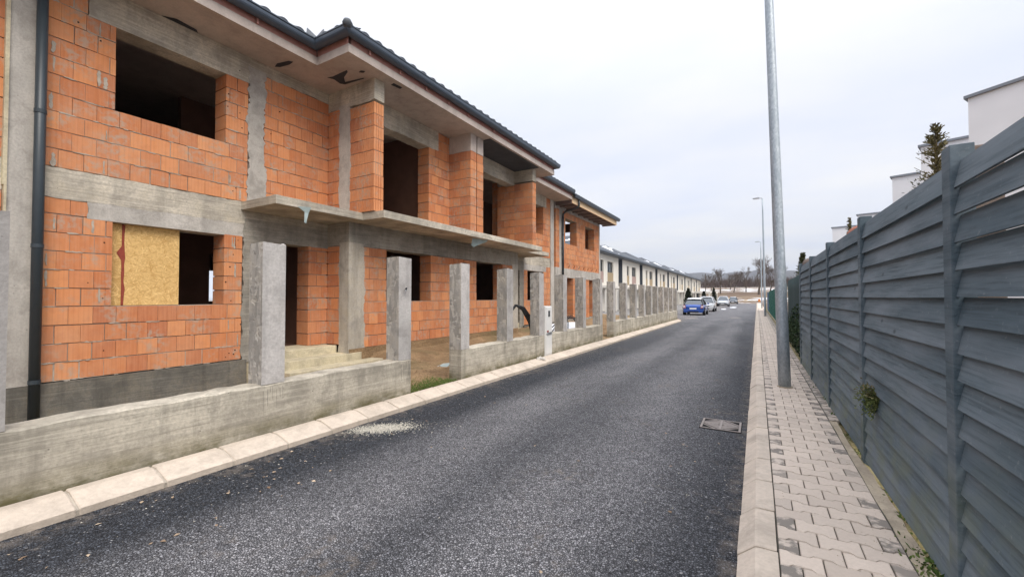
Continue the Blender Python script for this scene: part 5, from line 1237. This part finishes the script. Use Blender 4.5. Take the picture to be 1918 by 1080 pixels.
    for sg in (1, -1):
        y = sg*L_/2; bm_ = MB(); bm_.prism([(-hw*.84, .22), (hw*.84, .22), (hw*.88, .34), (hw*.84, .46), (-hw*.84, .46), (-hw*.88, .34)], 'Y', y-sg*.10, y+sg*.035); bd(bm_, 'bumper', bumper or paintm, bevel=.03)
        pl = MB(); pl.box(-.26, .26, min(y+sg*.03, y+sg*.045), max(y+sg*.03, y+sg*.045), .50 if sg < 0 else .40, .61 if sg < 0 else .51); bd(pl, 'number_plate', 'plate')
        gr = MB(); gr.box(-hw*.5, hw*.5, min(y-sg*.02, y+sg*.038), max(y-sg*.02, y+sg*.038), .24, .33); bd(gr, 'grille' if sg > 0 else 'diffuser', 'black_plastic')
    g2 = MB(); y = L_/2; g2.prism([(-hw*.48, .56), (hw*.48, .56), (hw*.52, .66), (-hw*.52, .66)], 'Y', y-.1, y+.012); bd(g2, 'upper_grille', 'frame_dark')
car(-4.55, 37.3+1.85, 0.0, 'paint_blue', 'paint_white', (3.70, 1.69, 1.40), 'blue small hatchback with white roof seen from behind at the parking', True)
car(-4.62, 46.9+1.98, math.pi, 'paint_silver', 'paint_silver', (3.95, 1.70, 1.52), 'silver hatchback facing us just behind the blue car', False)
car(-4.78, 74.8+2.1, math.pi, 'paint_pale', 'paint_pale', (4.2, 1.76, 1.58), 'pale silver car with dark bumper facing us beside tall narrow thuja', False, 'black_plastic')
car(-4.45, 100.0+2.1, math.pi, 'paint_grey', 'paint_pale', (4.3, 1.78, 1.5), 'farthest parked grey car near the end of the road', False, 'black_plastic')

# ================================================================== END OF THE ROAD: heaps, bare trees, wood
def heap(x, y, rx, ry, h, mat, label, nm='soil_heap', seed=1):
    rr = random.Random(seed); m = MB(); n = 22; rings = 6
    for i in range(rings+1):
        f = i/rings
        for k in range(n): a = 2*math.pi*k/n; q = (1-f)*rr.uniform(.85, 1.15); m.v.append((x+rx*q*math.cos(a), y+ry*q*math.sin(a), -0.08+h*(1-(1-f)**1.6)*rr.uniform(.8, 1.15)))
    for i in range(rings):
        for k in range(n): m.f.append((i*n+k, i*n+(k+1) % n, (i+1)*n+(k+1) % n, (i+1)*n+k))
    return tag(m.build(nm, mat, smooth=True, origin=(x, y, 0)), label, 'heap', 'heaps at the end of the road')
heap(-6.0, 119, 3.2, 2.4, 1.4, 'rubble', 'ochre soil heap at the left end of the road', seed=3)
heap(-2.4, 121, 2.6, 2.0, 0.9, 'rubble', 'low rubble heap with scrap boards at the end of the road', seed=4)
heap(1.0, 123, 2.8, 2.0, 1.0, 'snow', 'snow heap against the end of the pavement', 'snow_heap', 5)
rr = random.Random(77)
for k, lab in enumerate(('pale scrap board lying lowest on the far rubble', 'pale scrap board tilted across the middle of the far rubble', 'pale scrap board on the right of the far rubble')):
    m = MB().box(-1.6, 1.6, -0.12, 0.12, -0.03, 0.03); o = m.build('scrap_board', 'plank_pale'); o.location = (-2.8+1.4*k, 118.6-0.3*k, 0.35+0.12*k); o.rotation_euler = (0.2, 0.12*(k-1), 0.5*k-0.4); tag(o, lab, 'board', 'scrap boards on the far rubble')
t = thing('barrier_block', (0.35, 117.5, 0), 'small orange plastic barrier at the far end of the right kerb', 'barrier'); m = MB(); m.prism([(0.0, 0.0), (0.9, 0.0), (0.75, 0.25), (0.65, 1.0), (0.25, 1.0), (0.15, 0.25)], 'Y', 117.4, 117.9); m.build('shell', 'orange', t)

def bare_tree(m, base, h, rr, levels=5, r0=None, seg=5, spread=0.55, tw=None):
    r0 = r0 or h*0.022
    def grow(p, d, l_, r, lv):
        n = 3 if lv > 1 else 2; pts = [p]; dd = d.copy()
        for i in range(n): dd = (dd+Vector((rr.gauss(0, .09), rr.gauss(0, .09), rr.gauss(0.03, .07)))).normalized(); pts.append(pts[-1]+dd*l_/n)
        tgt = m if lv >= levels-1 or tw is None else tw
        tgt.tube(pts, [max(.011*h/8, r*(1-.38*i/n)) for i in range(n+1)], seg if lv >= levels-1 else 3, False)
        if lv == 0: return
        nb = rr.choice((3, 4)) if lv > 1 else 4
        for k in range(nb):
            f = rr.uniform(.45, 1.0) if k else 1.0; q = pts[-1] if k == 0 else pts[min(n-1, int(f*n))].lerp(pts[min(n, int(f*n)+1)], f*n-int(f*n))
            a = rr.uniform(0, 6.28); t_ = Vector((math.cos(a), math.sin(a), 0)); nd = (dd*(0.9 if k else 1.2)+t_*spread*rr.uniform(.6, 1.4)+Vector((0, 0, .12))).normalized()
            grow(q, nd, l_*rr.uniform(.60, .80), r*rr.uniform(.45, .62), lv-1)
    grow(Vector(base), Vector((rr.gauss(0, .03), rr.gauss(0, .03), 1)).normalized(), h*0.30, r0, levels)
trees = [(-9.6, 142, 10.5, 'big bare tree standing left of centre on the snowy bank'), (-6.3, 148, 9.0, 'slimmer bare tree right of the biggest one on the bank'), (-12.9, 150, 8.0, 'bare tree nearest the end of the house row'), (-3.0, 152, 9.3, 'bare tree midway between the house row and the lamp posts'), (0.4, 138, 15.0, 'tallest spreading bare tree behind the far lamp posts'), (3.4, 146, 10.5, 'bare tree just right of the far lamp posts'), (-7.9, 160, 8.0, 'small bare tree farthest back on the bank crest')]
for i, (x, y, h, lab) in enumerate(trees):
    rr = random.Random(100+i); t = thing('bare_tree', (x, y, hgt(x, y)), lab, 'tree', 'bare winter trees on the bank'); m = MB(); tw = MB()
    bare_tree(m, (x, y, hgt(x, y)-0.2), h, rr, 5, None, 6, 0.62, tw); m.build('trunk', 'bark', t); tw.build('crown', 'twig', t)
t = thing('utility_pole', (-13.6, 141, hgt(-13.6, 141)), 'thin wooden utility pole left of the bare trees', 'pole'); MB().tube([(-13.6, 141, hgt(-13.6, 141)-0.3), (-13.6, 141, 8.6)], [0.13, 0.10], 8).build('shaft', 'bark', t); MB().box(-14.1, -13.1, 140.95, 141.05, 8.0, 8.12).build('crossarm', 'bark', t)
rr = random.Random(200); m = MB(); protos = []
for k in range(9):
    q = MB(); bare_tree(q, (0, 0, -0.3), 6.0, rr, 3, 0.09, 3, 0.5); protos.append(q)
for k in range(2600):
    y = rr.uniform(173, 360); x = rr.uniform(-40, 90)*(y/200); q = rr.choice(protos); s_ = rr.uniform(.7, 1.2); a = rr.uniform(0, 6.28); c, s2 = math.cos(a)*s_, math.sin(a)*s_; z = hgt(x, y)
    m.poly([(x+vx*c-vy*s2, y+vx*s2+vy*c, z+vz*s_) for vx, vy, vz in q.v], q.f)
tag(m.build('bare_wood', 'twig_far', origin=(0, 240, 4)), 'brownish leafless wood massed along the slope beyond the bank', 'wood', kind='stuff')

print('OBJECTS', len(bpy.data.objects), 'brick objs', H1n)

# ================================================================== AIR
hz = MB(); hz.box(-3900, 3900, -120, 3700, -3, 150)
o = hz.build('haze', 'snow', origin=(0, 0, 0)); tag(o, kind='stuff')
hm = bpy.data.materials.new('haze'); hm.use_nodes = True; ht = hm.node_tree; ht.nodes.clear()
ho = ht.nodes.new('ShaderNodeOutputMaterial'); pv_ = ht.nodes.new('ShaderNodeVolumePrincipled'); ht.links.new(pv_.outputs[0], ho.inputs['Volume'])
pv_.inputs['Color'].default_value = (0.86, 0.92, 1.0, 1); pv_.inputs['Density'].default_value = 0.00020; pv_.inputs['Anisotropy'].default_value = 0.1
o.data.materials.clear(); o.data.materials.append(hm)
